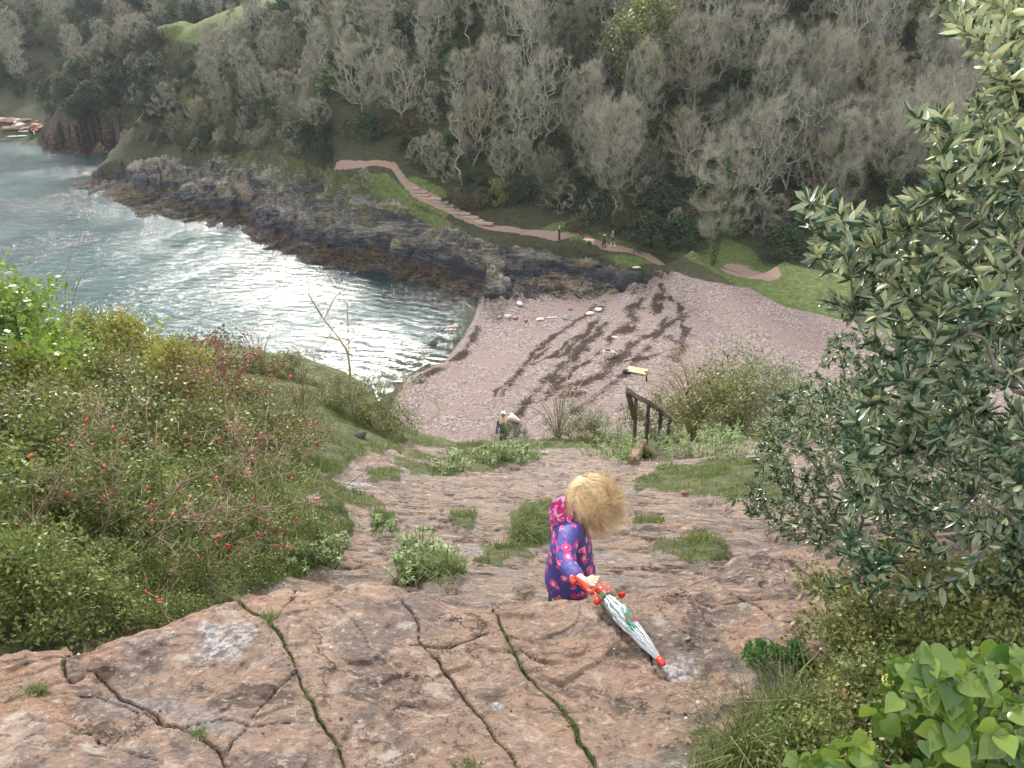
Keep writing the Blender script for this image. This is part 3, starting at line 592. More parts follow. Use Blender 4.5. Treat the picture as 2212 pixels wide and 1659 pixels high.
def ledge_surface(x, y):
    wx = x+fbm(x*9, y*9, 3, 201)*.02; wy = y+fbm(x*9, y*9, 3, 203)*.02
    sd = poly_sd(wx, wy, POLY); z = ledge_z(x, y)
    z = z+fbm(x*1.1, y*1.1, 4, 205)*.05+fbm(x*5, y*5, 4, 207)*.014+fbm(x*22, y*22, 3, 209)*.0035
    s = (fbm(x*1.7+5, y*1.7, 4, 211)*.10+.03*x)/.02; f = s-np.floor(s); z = z+.010*(np.floor(s)+sm(.82, .98, f))
    s = (fbm(x*4+5, y*5.5, 4, 311)*.05)/.012; f = s-np.floor(s); z = z+.004*(np.floor(s)+sm(.8, .98, f))
    pit = vn(x*7, y*7, 213); z = z-.018*sm(.80, .95, pit)
    soil = np.zeros(x.shape); grs = np.zeros(x.shape)
    for k, (p, w, sg) in enumerate(CW):
        d = line_d(x+fbm(x*14, y*14, 3, 221)*.012, y+fbm(x*14, y*14, 3, 223)*.012, p); ww = CRS*w*(.2+.85*vn(x*6, y*6, 225+k))
        z = z-.022*np.exp(-(d/ww)**2)*min(1, w/.006)-.004*np.exp(-(d/(ww*5))**2)
        soil = np.maximum(soil, np.exp(-(d/(ww*1.5))**2)*.95)
        if sg > .45: grs = np.maximum(grs, sm(ww*3.2, ww*.9, d)*sm(.56, .72, vn(x*2.6, y*2.6, 230+k))*.9)
    # rounded lip, then the drop
    z = z-.05*sm(.14, 0, sd)**2-np.where(sd < 0, .03+np.minimum(-sd*5.2, 1.7)*(1+.15*fbm(x*3, z*3, 3, 240)), 0)
    pale = np.zeros(x.shape)
    for a, b, r, k in ((470,1375,.20,1),(1070,1505,.035,1.3),(930,1527,.045,.9),(1480,1420,.16,.8),(160,1395,.09,.7),(820,1580,.05,.7),(1520,1300,.09,.7),(300,1560,.05,.8),(1700,1240,.2,.6),(1100,1490,.02,1.0)):
        q = at_ledge(a, b); k = k*(.55 if r < .1 and a != 1070 else .8); pale = np.maximum(pale, k*sm(r*1.15, r*.25, np.hypot(x-q[0], y-q[1])+fbm(x*10, y*10, 3, 250)*r*.4))
    return z, grs, soil, pale
xs = np.concatenate([np.linspace(-4, -2.2, 60)[:-1], np.linspace(-2.2, 2.0, 760), np.linspace(2.0, 4, 60)[1:]])
ys = np.concatenate([np.linspace(-2, .9, 60)[:-1], np.linspace(.9, 3.6, 520)])
X, Y = np.meshgrid(xs, ys); Z, g, soil, pale = ledge_surface(X, Y); n = len(xs)
i = np.arange(n-1)[None]+np.arange(len(ys)-1)[:, None]*n
tag(mk('rock_ledge', np.stack([X, Y, Z], -1).reshape(-1, 3), np.stack([i, i+1, i+1+n, i+n], -1).reshape(-1, 4), MR,
       attrs={'zone': np.stack([g.ravel(), soil.ravel(), pale.ravel(), np.ones(Z.size)], 1)}), kind='structure')
def led_h(x, y): return float(ledge_surface(np.array([x], float), np.array([y], float))[0][0])
# ---------------------------------------------------------------- trees of the far wood
BK = bark('pale_bark', (.20, .19, .15), (.48, .46, .38)); BKB = bark('grey_brown_bark', (.11, .10, .075), (.29, .27, .20)); BKI = bark('mossy_bark', (.06, .05, .035), (.17, .15, .11), moss=(.05, .09, .02))
TW = flat('bare_twigs', (.225, .215, .16), .9, .25, 3); TWB = flat('warm_twigs', (.25, .215, .135), .9, .2, 3); TWD = flat('dark_twigs', (.125, .12, .085), .9, .25, 3)
LI = leafm('ivy_leaves_far', (.03, .06, .015), (.10, .17, .035), rough=.5); LD = leafm('evergreen_leaves_far', (.016, .032, .014), (.05, .085, .03), rough=.6, trans=.15)
LY = leafm('yellow_green_leaves_far', (.09, .11, .03), (.24, .25, .07)); LB = leafm('bramble_leaves_far', (.035, .04, .02), (.12, .10, .05), trans=.15, c3=(.17, .09, .04), n3=.85)
def crown_pts(n, h, rx, z0, kind):
    u = RG.random(n)**.6; th = RG.random(n)*2*math.pi; ph = RG.random(n)
    z = z0+(h-z0)*ph; prof = {'vase': (.25+.75*ph**.7)*np.sqrt(np.clip(1.05-ph, 0, 1))*1.5, 'round': np.sqrt(np.clip(1-(2*ph-1)**2, 0, 1)), 'low': np.sqrt(np.clip(1-ph**2, 0, 1))}[kind]
    r = rx*prof*u; return np.stack([r*np.cos(th), r*np.sin(th), z], 1)
def bare_tree(name, label, h, rx, z0, kind, n, bkm, twm, nt, lean=(0, 0), ivy=0, multi=1, jit=.10, tr=.012):
    t = thing(name, label, 'tree')
    P = crown_pts(n, h, rx, z0, kind); P[:, 2] = z0+(P[:, 2]-z0)*(.78+.35*vn(P[:, 0]*.6+h, P[:, 1]*.6, 5)); P[:, 0] += lean[0]*P[:, 2]/h; P[:, 1] += lean[1]*P[:, 2]/h
    if multi == 1:
        k = 6; sn = [np.array([lean[0]*(q*z0/k)/h+RG.normal()*.07*q, lean[1]*(q*z0/k)/h+RG.normal()*.07*q, -1.0 if q == 0 else q*z0/k]) for q in range(k+1)]
        N, par = colonize(None, P, .22, .15, sn)
    else: N, par = colonize((0, 0, -.8), P, .40, .15)
    r, ch = radii(par, tr*1.35, 2.15); i = np.arange(1, len(par)); a, b = N[par[i]], N[i]
    V, F = segs(a, b, np.minimum(r[par[i]], r[i]*1.35), r[i], 5); mk('trunk', V, F, bkm, t, smooth=True)
    thin = np.where(r < np.quantile(r, .86))[0]; thin = thin[thin > 0]; q = RG.choice(thin, nt); f = RG.random((nt, 1)); base = N[par[q]]*(1-f)+N[q]*f
    D = unit(unit(N[q]-N[par[q]])*.8+rdir(nt, .9)*.75); L = RG.uniform(.3, 1.3, nt)*h*.06+.15
    V1, F1 = spikes(base, D, L, .0105); e = base+D*L[:, None]*RG.uniform(.3, .8, (nt, 1)); V2, F2 = spikes(e, unit(D+rdir(nt, .5)*.8), L*.6, .010)
    V, F = join([(V1, F1), (V2, F2)]); mk('crown', V, F, twm, t)
    if ivy:
        big = np.where((r > np.quantile(r, 1-ivy)) & (N[:, 2] < h*.85))[0]; big = big[big > 0]; m = int(3800*min(1, ivy*8)); q = RG.choice(big, m); f = RG.random((m, 1))
        base = N[par[q]]*(1-f)+N[q]*f+rdir(m)*(RG.random((m, 1))*.28+r[q][:, None]); V, F, k = leaves(base, rdir(m, -.2), rdir(m, .6), RG.uniform(.12, .26, m), RG.uniform(.10, .2, m))
        mk('ivy', V, F, LI, t, {'tint': np.repeat(RG.random(m), k)})
    return t
def leafy_tree(name, label, cat, h, rx, z0, kind, n, nl, lm, size, bkm, lumps=9, tr=.015):
    t = thing(name, label, cat); P = crown_pts(n, h, rx, z0, kind); N, par = colonize((0, 0, -.6), P, .4, .08); r, ch = radii(par, tr, 2.2); i = np.arange(1, len(par))
    V, F = segs(N[par[i]], N[i], np.minimum(r[par[i]], r[i]*1.4), r[i], 4); mk('trunk', V, F, bkm, t, smooth=True)
    tips = N[len(N)//6:]; c = tips[RG.integers(0, len(tips), nl)]; c = c+RG.normal(size=(nl, 3))*rx*.085
    out = unit(c-np.array([0, 0, h*.35])); V, F, k = leaves(c, unit(out*.5+rdir(nl, -.1)), unit(out+rdir(nl, .5)), RG.uniform(.6, 1.3, nl)*size, RG.uniform(.35, .7, nl)*size)
    tone = RG.random(nl)*.6+.4*(np.sin(c[:, 0]*5/rx+c[:, 2]*3/h)*.5+.5)
    mk('crown', V, F, lm, t, {'tint': np.repeat(np.clip(tone, 0, 1), k)}); return t
T = {}
specs = [('vase', 12, 4.2, 3.0, BK, TW, 5200, (.6, -.8), .0), ('vase', 11, 4.6, 2.2, BK, TW, 5600, (-.9, -.6), .0), ('round', 10, 4.4, 3.0, BKB, TW, 6200, (0, -.8), .0),
         ('vase', 13, 4.0, 4.0, BKB, TW, 5600, (1.2, -1.0), .04), ('round', 8.5, 4.4, 1.8, BKB, TWB, 6400, (.4, -.6), .0), ('vase', 10, 3.6, 2.0, BKI, TWD, 5200, (-.6, -.6), .12), ('round', 7.0, 3.6, 1.0, BKB, TWD, 6200, (0, -.5), .0)]
for i, (kd, h, rx, z0, b, w, nt, ln, iv) in enumerate(specs):
    T[i] = Placer(bare_tree('bare_tree', 'x', h, rx, z0, kd, 250, b, w, int(nt*.66), ln, iv, multi=1 if i in (0, 3, 5) else 2))
TL = 'leafless grey tree crowded among its like on the steep wooded slope above the cove'
TF = 'distant leafless tree on the far hillside behind the grassy ridge, top left'
TS = 'leafless scrubby tree on the lower wooded slope to the left of the stepped path'
rr = random.Random(5); placed = []
def clear(x, y, d):
    for a, b in placed:
        if (a-x)**2+(b-y)**2 < d*d: return False
    placed.append((x, y)); return True
def far_mask(px, py):
    a = np.array([px], float); b = np.array([py], float)
    return max(float(poly_sd(a, b, g)[0]) for g in (BEACH, ROCK, G1, G2, REDC))
# trees one can tell apart first: (px, py of the foot, kind, scale, label)
HERO = [(1120,368,0,.95,'pale twisted tree with white bark at the middle of the wood edge above the path'),(1090,400,1,.6,'short crooked pale tree leaning left just above the stepped path'),
 (940,385,1,.55,'small forked white tree bent over the top of the rock steps'),(1175,330,0,1.05,'tall pale tree with wavy limbs above the two walkers'),(1240,350,3,.9,'tall grey tree with ivied stem right of the twisted white trees'),
 (990,270,0,.8,'slender pale tree standing high above the stepped path'),(870,270,1,.9,'wide pale tree on the slope above the bend of the path'),(1700,420,1,1.15,'broad grey tree with long pale limbs beside the ivy covered column tree'),
 (1440,230,4,1.2,'bushy brown twigged tree high in the middle of the wood'),(1830,400,2,1.1,'large grey tree with bare domed crown left of the evergreen oak branches'),(1860,260,4,1.1,'tan twigged tree catching light in the upper right wood'),
 (1990,330,4,1.1,'tan twigged tree half hidden behind the evergreen oak branches'),(1600,210,2,1.2,'broad grey domed tree in the upper right of the wood'),(1340,400,3,.8,'thin grey tree right of the yellow leaved bush'),
 (395,330,5,.75,'dark multi-stemmed tree above the cave mouth on the headland'),(690,300,2,.55,'small grey leafless shrub-like tree beside the stepped path bend')]
for px, py, k, s, lb in HERO:
    q = on_far(px, py); placed.append((q[0], q[1])); T[k].put((q[0], q[1], q[2]-.2), rr.uniform(-.5, .5), s, lb)
IV = [(1540,575,15,'tall ivy clad column tree with bare branches sticking out on both sides'),(1800,500,13,'ivy covered forked tree right of the tall ivy column tree'),(505,275,12.5,'pair-like leaning tree wrapped in bright green ivy above the rocks on the left'),(585,250,11,'ivy wrapped leaning tree just right of the brightest ivied tree'),(1160,430,8,'ivy clothed tree among dark bushes at the wood edge')]
ivp = {}
for j, (px, py, h, lb) in enumerate(IV):
    if j < 3: ivp[j] = Placer(bare_tree('ivy_tree', lb, h, 3.6 if j != 2 else 2.4, h*.2, 'vase' if j else 'round', 170, BKI, TW, 4200, (0, 0) if j != 2 else (-3.5, 0), ivy=.13 if j else .16))
    q = on_far(px, py); placed.append((q[0], q[1])); ivp[min(j, 2)].put((q[0], q[1], q[2]-.2), 0 if j < 3 else .4, 1 if j < 3 else h/12.5, lb)
n = 0
for _ in range(9000):
    if n >= 262: break
    y = rr.uniform(88, 215); x = rr.uniform(-.5, .62)*y; z = float(far_base(np.array([x]), np.array([y]))[0])
    if z < 5.5: continue
    px, py = project(np.array([x, y, z])); px, py = float(px), float(py)
    if not (-100 < px < 2150 and -330 < py < 560): continue
    if far_mask(px, py) > -16 or (px < 470 and py > 150 and y > 160): continue
    if px < 700 and y < 175 and z < 9 : continue
    pd = min(float(line_d(np.array([x]), np.array([y]), p)[0]) for p in PW)
    if pd < 2.6: continue
    if abs(px-655) < 40 and 100 < py < 320 and rr.random() < .8: continue
    if not clear(x, y, 3.3+.011*(y-90)+(1.0 if y > 150 else 0)): continue
    k = rr.choice([0, 1, 2, 3, 0, 5, 6, 2, 1, 4, 3] if px > 750 else [2, 4, 6, 5, 6, 2]); s = rr.uniform(.72, 1.05)*(.72 if px < 750 else 1)
    T[k].put((x, y, z-.3), rr.uniform(-1.2, 1.2), s, TS if px < 700 else TL, 'bare trees on the left slope' if px < 700 else 'bare trees of the wood', (rr.uniform(-.12, .12), rr.uniform(-.2, .2)), rr.uniform(1.0, 1.4)); n += 1
n = 0
for _ in range(4000):
    if n >= 72: break
    y = rr.uniform(236, 345); x = rr.uniform(-.66, -.22)*y; z = float(far_base(np.array([x]), np.array([y]))[0]); px, py = project(np.array([x, y, z]))
    if z < 5 or not (-60 < px < 640 and py < 228) or not clear(x, y, 6.5): continue
    T[rr.choice([0, 3, 5, 2])].put((x, y, z-.3), rr.uniform(-1, 1), rr.uniform(.95, 1.35), TF, 'trees of the far hillside'); n += 1
PO = Placer(bare_tree('slender_tree', 'x', 10.5, 1.5, 3.5, 'vase', 70, BK, TW, 1500, (.5, -.3), 0, multi=1)); n = 0
for _ in range(4000):
    if n >= 90: break
    y = rr.uniform(96, 200); x = rr.uniform(-.42, .56)*y; z = float(far_base(np.array([x]), np.array([y]))[0]); px, py = project(np.array([x, y, z])); px, py = float(px), float(py)
    if z < 6 or not (480 < px < 2100 and -250 < py < 520) or far_mask(px, py) > -14 or not clear(x, y, 1.8): continue
    if min(float(line_d(np.array([x]), np.array([y]), p)[0]) for p in PW) < 2: continue
    PO.put((x, y, z-.3), rr.uniform(0, 6), rr.uniform(.7, 1.15), 'slender pale trunk standing upright among the bushier trees of the wood', 'slender trees of the wood', (rr.uniform(-.12, .12), rr.uniform(-.15, .15))); n += 1
BIG = leafy_tree('broadleaf_tree', 'large rounded tree still holding dull green leaves at the top of the wood', 'tree', 13, 5.6, 3.0, 'round', 260, 9000, LY, .42, BKB)
pb = Placer(BIG); q = on_far(1385, 235); pb.put((q[0], q[1], q[2]-.3), 0, 1)
q = on_far(2000, 90); pb.put((q[0], q[1], q[2]-2), 1, .8, 'dull green leafy tree behind the top of the evergreen oak')
# shrubs: dark evergreens and brambles that close the wood's floor
SH = {}
SH['d'] = Placer(leafy_tree('evergreen_shrub', 'x', 'shrub', 3.2, 2.4, .2, 'low', 70, 3600, LD, .26, BKB)); SH['d2'] = Placer(leafy_tree('evergreen_shrub', 'x', 'shrub', 4.4, 2.3, .3, 'round', 80, 4200, LD, .28, BKB))
SH['b'] = Placer(leafy_tree('bramble_shrub', 'x', 'shrub', 2.2, 2.4, .1, 'low', 70, 3200, LB, .22, BKB)); SH['i'] = Placer(leafy_tree('green_shrub', 'x', 'shrub', 2.8, 2.0, .2, 'round', 60, 2800, LI, .26, BKB)); SH['y'] = Placer(leafy_tree('yellow_shrub', 'x', 'shrub', 2.6, 1.5, .2, 'round', 50, 1500, LY, .24, BKB))
tg = bare_tree('twiggy_shrub', 'x', 3.6, 2.4, .2, 'low', 120, BKB, TW, 4200, multi=2, tr=.007); SH['t'] = Placer(tg)
LBL = {'d': 'dark evergreen shrub merging into the understorey of the wood', 'd2': 'tall dark evergreen shrub merging into the understorey of the wood', 'b': 'brownish bramble mound among the trees of the wood', 'i': 'mid green leafy shrub among the bare trees of the wood', 'y': 'yellow', 't': 'grey twiggy shrub merging into the thicket under the trees'}
for px, py, k, s, lb in ((1175,395,'i',1.3,'bright green ivy bush beside the pale forked tree'),(1110,330,'i',.8,'small bright green bush left of the brightest ivy bush'),(1075,470,'y',1.2,'yellow leaved bush at the wood edge above the steps'),(1040,440,'b',.9,'brownish heathery mound between the rock steps and the wood'),(990,440,'b',.9,'low heathery mound hard against the stepped path'),
   (1110,475,'d',.7,'dark shrub at the foot of the wood where the steps end'),(1160,492,'d',1.1,'dark round shrub left of the lone walker'),(1260,500,'b',1.0,'grey brown shrub just behind the two walkers'),(1400,530,'d',1.2,'dark shrub behind the path right of the two walkers'),(1480,535,'d',1.2,'dark shrub left of the grassy hollow'),(1590,505,'d2',1.0,'tall dark shrub above the grassy hollow'),(1690,560,'d',1.2,'dark shrub right of the grassy hollow'),
   (650,340,'t',.9,'grey bare shrub overhanging the rocks below the path'),(700,350,'d',.8,'dark shrub on the rocks just below the path bend'),(790,400,'t',.6,'thin bare shrub growing from the grassy rock shoulder'),(1280,478,'t',.9,'pale twiggy shrub above the two walkers'),
   (170,160,'i',1.3,'rounded green bush crowning the red headland cliff'),(235,215,'d2',1.6,'dark ivy mass hanging down the red headland cliff'),(205,235,'d',1.5,'dark bush low on the headland cliff beside the red rock'),(300,235,'t',1.5,'grey twiggy bush on the headland cliff above the cave'),(180,290,'i',.9,'bright green patch of plants low on the headland cliff'),(110,245,'i',1.0,'green shrub on the outer edge of the headland'),(205,265,'d',1.3,'dark shrub in the middle of the headland cliff'),(265,215,'d2',1.5,'dark shrub high on the headland cliff right of the red rock'),(290,180,'t',1.5,'twiggy shrub near the top of the headland'),(140,190,'b',1.3,'brown shrub on the left shoulder of the headland'),(240,170,'t',1.6,'grey twiggy shrub on the brow of the headland'),(210,140,'b',1.5,'brown bramble on the crest of the headland'),(280,110,'t',1.5,'bare scrub on the crest of the headland ridge'),(330,90,'b',1.5,'bramble scrub on the ridge left of the grass'),(330,200,'d2',1.4,'tall dark shrub above the cave'),(360,250,'t',1.5,'grey scrub to the right of the cave'),(100,215,'t',1.2,'bare bush at the seaward tip of the headland')):
    q = on_far(px, py, 99 if 950 < px < 1250 else 45); placed.append((q[0], q[1])); SH[k].put((q[0], q[1], q[2]-.3), rr.uniform(-1.5, 1.5), s, lb)
for poly, m_, lo, lb, gp in (([(172,362),(235,338),(335,325),(470,335),(560,318),(650,325),(640,280),(480,240),(350,215),(290,268),(215,330)], 60, .5, 'low scrub covering the shoulder above the dark tip of rocks', 'scrub above the rock tip'), ([(92,250),(130,185),(175,140),(260,105),(340,85),(350,240),(330,262),(250,245),(215,285),(160,290),(100,285)], 46, .8, 'scrub clinging to the face of the red headland', 'scrub of the headland')):
    a_ = np.array(poly); k_ = 0
    while k_ < m_:
        px, py = rr.uniform(a_[:, 0].min(), a_[:, 0].max()), rr.uniform(a_[:, 1].min(), a_[:, 1].max())
        if poly_sd(np.array([px]), np.array([py]), poly)[0] < 2: continue
        q = on_far(px, py, 95); kk_ = rr.choice(['t', 'b', 'd', 'b', 'd2' if lo > .7 else 'b', 't']); SH[kk_].put((q[0], q[1], q[2]-.35), rr.uniform(0, 6), lo*rr.uniform(.8, 1.5), lb, gp); k_ += 1
cnt = dict.fromkeys(SH, 0); n = 0; sp = []
for _ in range(20000):
    if n >= 980: break
    y = rr.uniform(86, 230); x = rr.uniform(-.56, .64)*y; z = float(far_base(np.array([x]), np.array([y]))[0])
    if z < 4.2: continue
    px, py = project(np.array([x, y, z])); px, py = float(px), float(py)
    if not (-60 < px < 2150 and -60 < py < 590) or (py < 40 and rr.random() < .5): continue
    fm = far_mask(px, py)
    if py > 452 and 930 < px < 1165: continue
    if fm > -9 or (px < 75): continue
    if min(float(line_d(np.array([x]), np.array([y]), p)[0]) for p in PW) < (2.1 if z > 6.5 else 3.2): continue
    dd = 1.8 if fm > -90 else 2.5
    if any((a-x)**2+(b-y)**2 < dd*dd for a, b in sp): continue
    k = rr.choice(['d', 'd', 'd2', 'b', 't', 't', 'i', 'b'] if px > 700 else ['d', 'b', 'b', 't', 't', 't', 'd2', 'b'])
    if cnt[k] > {'d': 110, 'd2': 70}.get(k, 230): continue
    cnt[k] += 1; sp.append((x, y)); s = rr.uniform(.6, 1.15)*(.75 if px < 480 else 1)
    SH[k].put((x, y, z-.3), rr.uniform(0, 6.2), s, LBL[k], {'d': 'dark shrubs of the wood', 'd2': 'tall dark shrubs of the wood', 'b': 'bramble mounds of the wood', 'i': 'green shrubs of the wood', 't': 'twiggy shrubs of the wood'}[k]); n += 1
n = 0
for _ in range(6000):
    if n >= 170: break
    y = rr.uniform(222, 330); x = rr.uniform(-.66, -.25)*y; z = float(far_base(np.array([x]), np.array([y]))[0]); px, py = project(np.array([x, y, z]))
    if z < 4.5 or not (-40 < px < 560 and py < 236): continue
    k = rr.choice(['d2', 'd', 'b', 'i', 't']); SH[k].put((x, y, z-.3), rr.uniform(0, 6), rr.uniform(1.3, 2.2), 'blurred shrub on the far hillside behind the headland', 'shrubs of the far hillside'); n += 1
# ---------------------------------------------------------------- near plants
L_PRI = leafm('privet_leaves', (.045, .08, .018), (.27, .31, .085), rough=.5, trans=.3, spec=.3, c3=(.30, .26, .05), n3=.94)
L_YEL = leafm('autumn_leaves', (.11, .14, .025), (.40, .38, .07), rough=.45, trans=.35, c3=(.32, .12, .035), n3=.93)
L_IVY = leafm('ivy_leaves', (.07, .15, .02), (.30, .40, .06), rough=.3, trans=.35, spec=.5)
L_BRM = leafm('bramble_leaves', (.05, .075, .022), (.25, .25, .07), rough=.45, trans=.25, c3=(.20, .07, .04), n3=.92)
L_RED = leafm('reddened_leaves', (.06, .08, .03), (.24, .18, .07), rough=.5, trans=.25, c3=(.26, .06, .045), n3=.62)
L_SPU = leafm('spurge_leaves', (.09, .16, .04), (.30, .40, .16), rough=.5, trans=.35)
L_GRY = leafm('grey_green_leaves', (.09, .12, .06), (.26, .30, .17), rough=.5, trans=.3)
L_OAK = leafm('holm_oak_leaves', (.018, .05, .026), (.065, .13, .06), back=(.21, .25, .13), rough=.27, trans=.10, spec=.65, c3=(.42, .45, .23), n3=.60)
L_JUN = leafm('juniper_needles', (.02, .05, .015), (.06, .11, .03), rough=.6, trans=.15)
L_BIG = leafm('mature_ivy_leaves', (.05, .12, .022), (.34, .44, .08), rough=.2, trans=.35, spec=.5, c3=(.42, .48, .05), n3=.93)
BKN = bark('cane_bark', (.10, .07, .045), (.24, .18, .12), 14); BKO = bark('oak_bark', (.07, .06, .05), (.22, .20, .17), 20, moss=(.10, .12, .05)); BKT = bark('straw_bark', (.20, .15, .09), (.42, .34, .22), 14)
HIP = flat('rose_hip_red', (.40, .035, .025), .3, .15, 30, spec=.6); BERRY = flat('haw_red', (.24, .04, .03), .5, .2, 30)
LEAFSHAPE = {'oval': (.30, .9, .68, .85), 'ivy': (.22, 1.0, .58, .66), 'lance': (.30, .8, .70, .75)}
def near_bush(name, label, cat, h, rx, n, nl, lm, Ls, Ws, bkm=None, kind='low', tr=.0028, shape='oval', big=False, up=.4, z0=.05, spread=1., extra=None, kk=.3, tone=.35):
    t = thing(name, label, cat); P = crown_pts(n, h, rx, z0, kind); N, par = colonize((0, 0, -.15), P, kk, .10); r, ch = radii(par, tr, 2.3); i = np.arange(1, len(par))
    V, F = segs(N[par[i]], N[i], np.minimum(r[par[i]], r[i]*1.4), r[i], 4); mk('stems', V, F, bkm or BKN, t, smooth=True)
    if nl:
        q = RG.integers(1+len(N)//8, len(N), nl); f = RG.random((nl, 1)); ax = unit(N[q]-N[par[q]]); c = N[par[q]]*(1-f)+N[q]*f
        c = c+RG.normal(size=(nl, 3))*Ls*spread*1.3
        D = unit(ax*.5+rdir(nl, .15)); s = RG.uniform(.55, 1.25, nl); V, F, k = leaves(c, D, rdir(nl, up*2.2), s*Ls, s*Ws, .12, .15, LEAFSHAPE[shape] if big else (.45,), big)
        cl = .5+.5*np.sin(c[:, 0]*6/rx+2*np.sin(c[:, 1]*4/rx)+c[:, 2]*5)
        mk('foliage', V, F, lm, t, {'tint': np.repeat(np.clip(RG.random(nl)*(1-tone)+tone*cl, 0, 1), k)}, smooth=big)
    if extra: extra(t, N, par, r)
    return t
def ico(r=1, sub=1):
    bm = bmesh.new(); bmesh.ops.create_icosphere(bm, subdivisions=sub, radius=r); V = np.array([v.co[:] for v in bm.verts]); F = np.array([[v.index for v in f.verts] for f in bm.faces]); bm.free(); return V, F
def berries(m, r, mat, name):
    def f(t, N, par, rr_):
        q = RG.integers(len(N)//3, len(N), m); c = N[q]+RG.normal(size=(m, 3))*.03; V0, F0 = ico(r)
        mk(name, (c[:, None]+V0[None]).reshape(-1, 3), (np.arange(m)*len(V0))[:, None, None]+F0[None] if False else ((np.arange(m)*len(V0))[:, None, None]+F0[None]).reshape(-1, 3), mat, t)['kind'] = 'stuff'
    return f
B = {}
B['pri'] = Placer(near_bush('privet_bush', 'x', 'bush', .85, .75, 110, 3300, L_PRI, .048, .024, up=.5))
B['pri2'] = Placer(near_bush('privet_bush', 'x', 'bush', .7, .6, 100, 2500, L_PRI, .040, .021, up=.5))
B['yel'] = Placer(near_bush('yellowing_bush', 'x', 'bush', 1.3, 1.0, 110, 3600, L_YEL, .062, .034, up=.5))
B['ivy'] = Placer(near_bush('ivy_mound', 'x', 'bush', 1.7, 1.1, 110, 5600, L_IVY, .062, .055, up=.6, kind='round'))
B['brm'] = Placer(near_bush('bramble_bush', 'x', 'bush', 1.0, .95, 100, 3600, L_BRM, .05, .032, up=.5))
B['red'] = Placer(near_bush('hawthorn_bush', 'x', 'bush', 1.3, .95, 120, 2000, L_RED, .034, .022, extra=berries(420, .010, BERRY, 'haws')))
B['gry'] = Placer(near_bush('grey_green_bush', 'x', 'bush', 1.0, .8, 120, 1900, L_GRY, .045, .02, kind='round', up=.3))
B['twg'] = Placer(near_bush('straggly_bush', 'x', 'bush', 1.4, .9, 190, 700, L_SPU, .045, .022, kind='round', bkm=BKT, tr=.003, kk=.5))
B['jun'] = Placer(near_bush('juniper', 'x', 'shrub', .95, .5, 60, 5200, L_JUN, .05, .010, kind='round', spread=.9))
def at_g(px, py): return on_near(px, py)
rn = random.Random(21)
def putb(k, px, py, s, label, group=None, y=None, sink=.06):
    if y: q = at_y(px, py, y); q[2] = near_h(q[0], y)
    else: q = at_g(px, py)
    return B[k].put((q[0], q[1], q[2]-sink), rn.uniform(0, 6.2), s, label, group)
# named bushes
putb('ivy', 30, 900, .92, 'bright green ivy mound at the left edge with water behind it', y=7.4); putb('ivy', -60, 930, 1.05, 'ivy mound cut by the left edge of the picture', y=6.6)
putb('ivy', 95, 800, .6, 'smaller ivy mound to the right of the brightest left edge one', y=8.6)
putb('red', 500, 960, 1.15, 'hawthorn bush full of dark red haws above the rose hips', y=8.2); putb('red', 400, 800, .8, 'dark hawthorn with red haws standing against the water', y=10.8); putb('red', 465, 800, .6, 'low red tinged hawthorn at the end of the skyline bushes', y=11.2)
putb('yel', 300, 860, 1.0, 'yellow green leaved bush in the middle of the skyline thicket', y=9.6); putb('yel', 210, 830, .9, 'yellow leaved bush between the ivy mound and the hawthorns', y=9.8); putb('yel', 400, 930, .9, 'olive and yellow leaved bush left of the haw covered bush', y=8.6); putb('yel', 120, 1010, .8, 'orange flecked bush among the brambles on the left', y=6.6)
putb('brm', 620, 800, .55, 'low dark bush on the grassy brow against the bright water', y=14.0); putb('brm', 560, 790, .5, 'low green bush on the brow next to the skyline hawthorn', y=13.6)
for px, py, y, k, s in ((350,960,7.6,'brm',1),(200,960,7.4,'brm',1),(60,1010,6.2,'brm',.9),(560,1010,7.6,'brm',.8),(300,1040,6.2,'brm',.9),(450,1040,6.4,'brm',.85),(130,1080,5.4,'brm',.85),(640,960,9,'brm',.6),(10,1120,4.9,'brm',.9),(330,880,8.6,'brm',.9),(520,900,9.2,'brm',.8)):
    putb(k, px, py, s, 'green bramble bush packed in the thicket left of the rock slope', 'brambles of the thicket', y=y)
for px, py, y, s in ((-90,1330,3.4,.8),(40,1300,3.7,.85),(150,1290,3.8,.8),(260,1260,4.0,.8),(370,1240,4.2,.75),(470,1215,4.4,.7),(560,1200,4.6,.6),(640,1190,4.9,.5),(0,1200,4.6,.9),(130,1180,4.7,.8),(250,1160,5.0,.8),(380,1140,5.2,.75),(500,1120,5.6,.7),(600,1110,6.0,.55),(30,1370,3.1,.55),(150,1350,3.2,.5),(250,1320,3.3,.45),(350,1290,3.5,.45),(440,1262,3.7,.4),(540,1235,4.0,.4),(-160,1380,2.9,.7),(620,1150,5.5,.4),(690,1195,4.9,.32),(60,1400,2.75,.55),(160,1380,2.8,.5),(-60,1420,2.6,.6),(270,1330,2.95,.42),(360,1300,3.05,.36),(100,1360,2.95,.6)):
    putb(rn.choice(['pri', 'pri2']), px, py, s, 'small leaved green bush in the low thicket behind the rock ledge', 'small leaved bushes behind the ledge', y=y)
putb('twg', 860, 940, 1.0, 'leafy straggling bush between the sapling and the beach', y=12.6); putb('twg', 800, 925, .7, 'smaller straggling bush at the foot of the bare sapling', y=12.8); putb('brm', 830, 950, .75, 'dark bramble under the straggling bush by the sapling', y=12.3); putb('brm', 745, 930, .7, 'dark bramble left of the bare sapling', y=12.6)
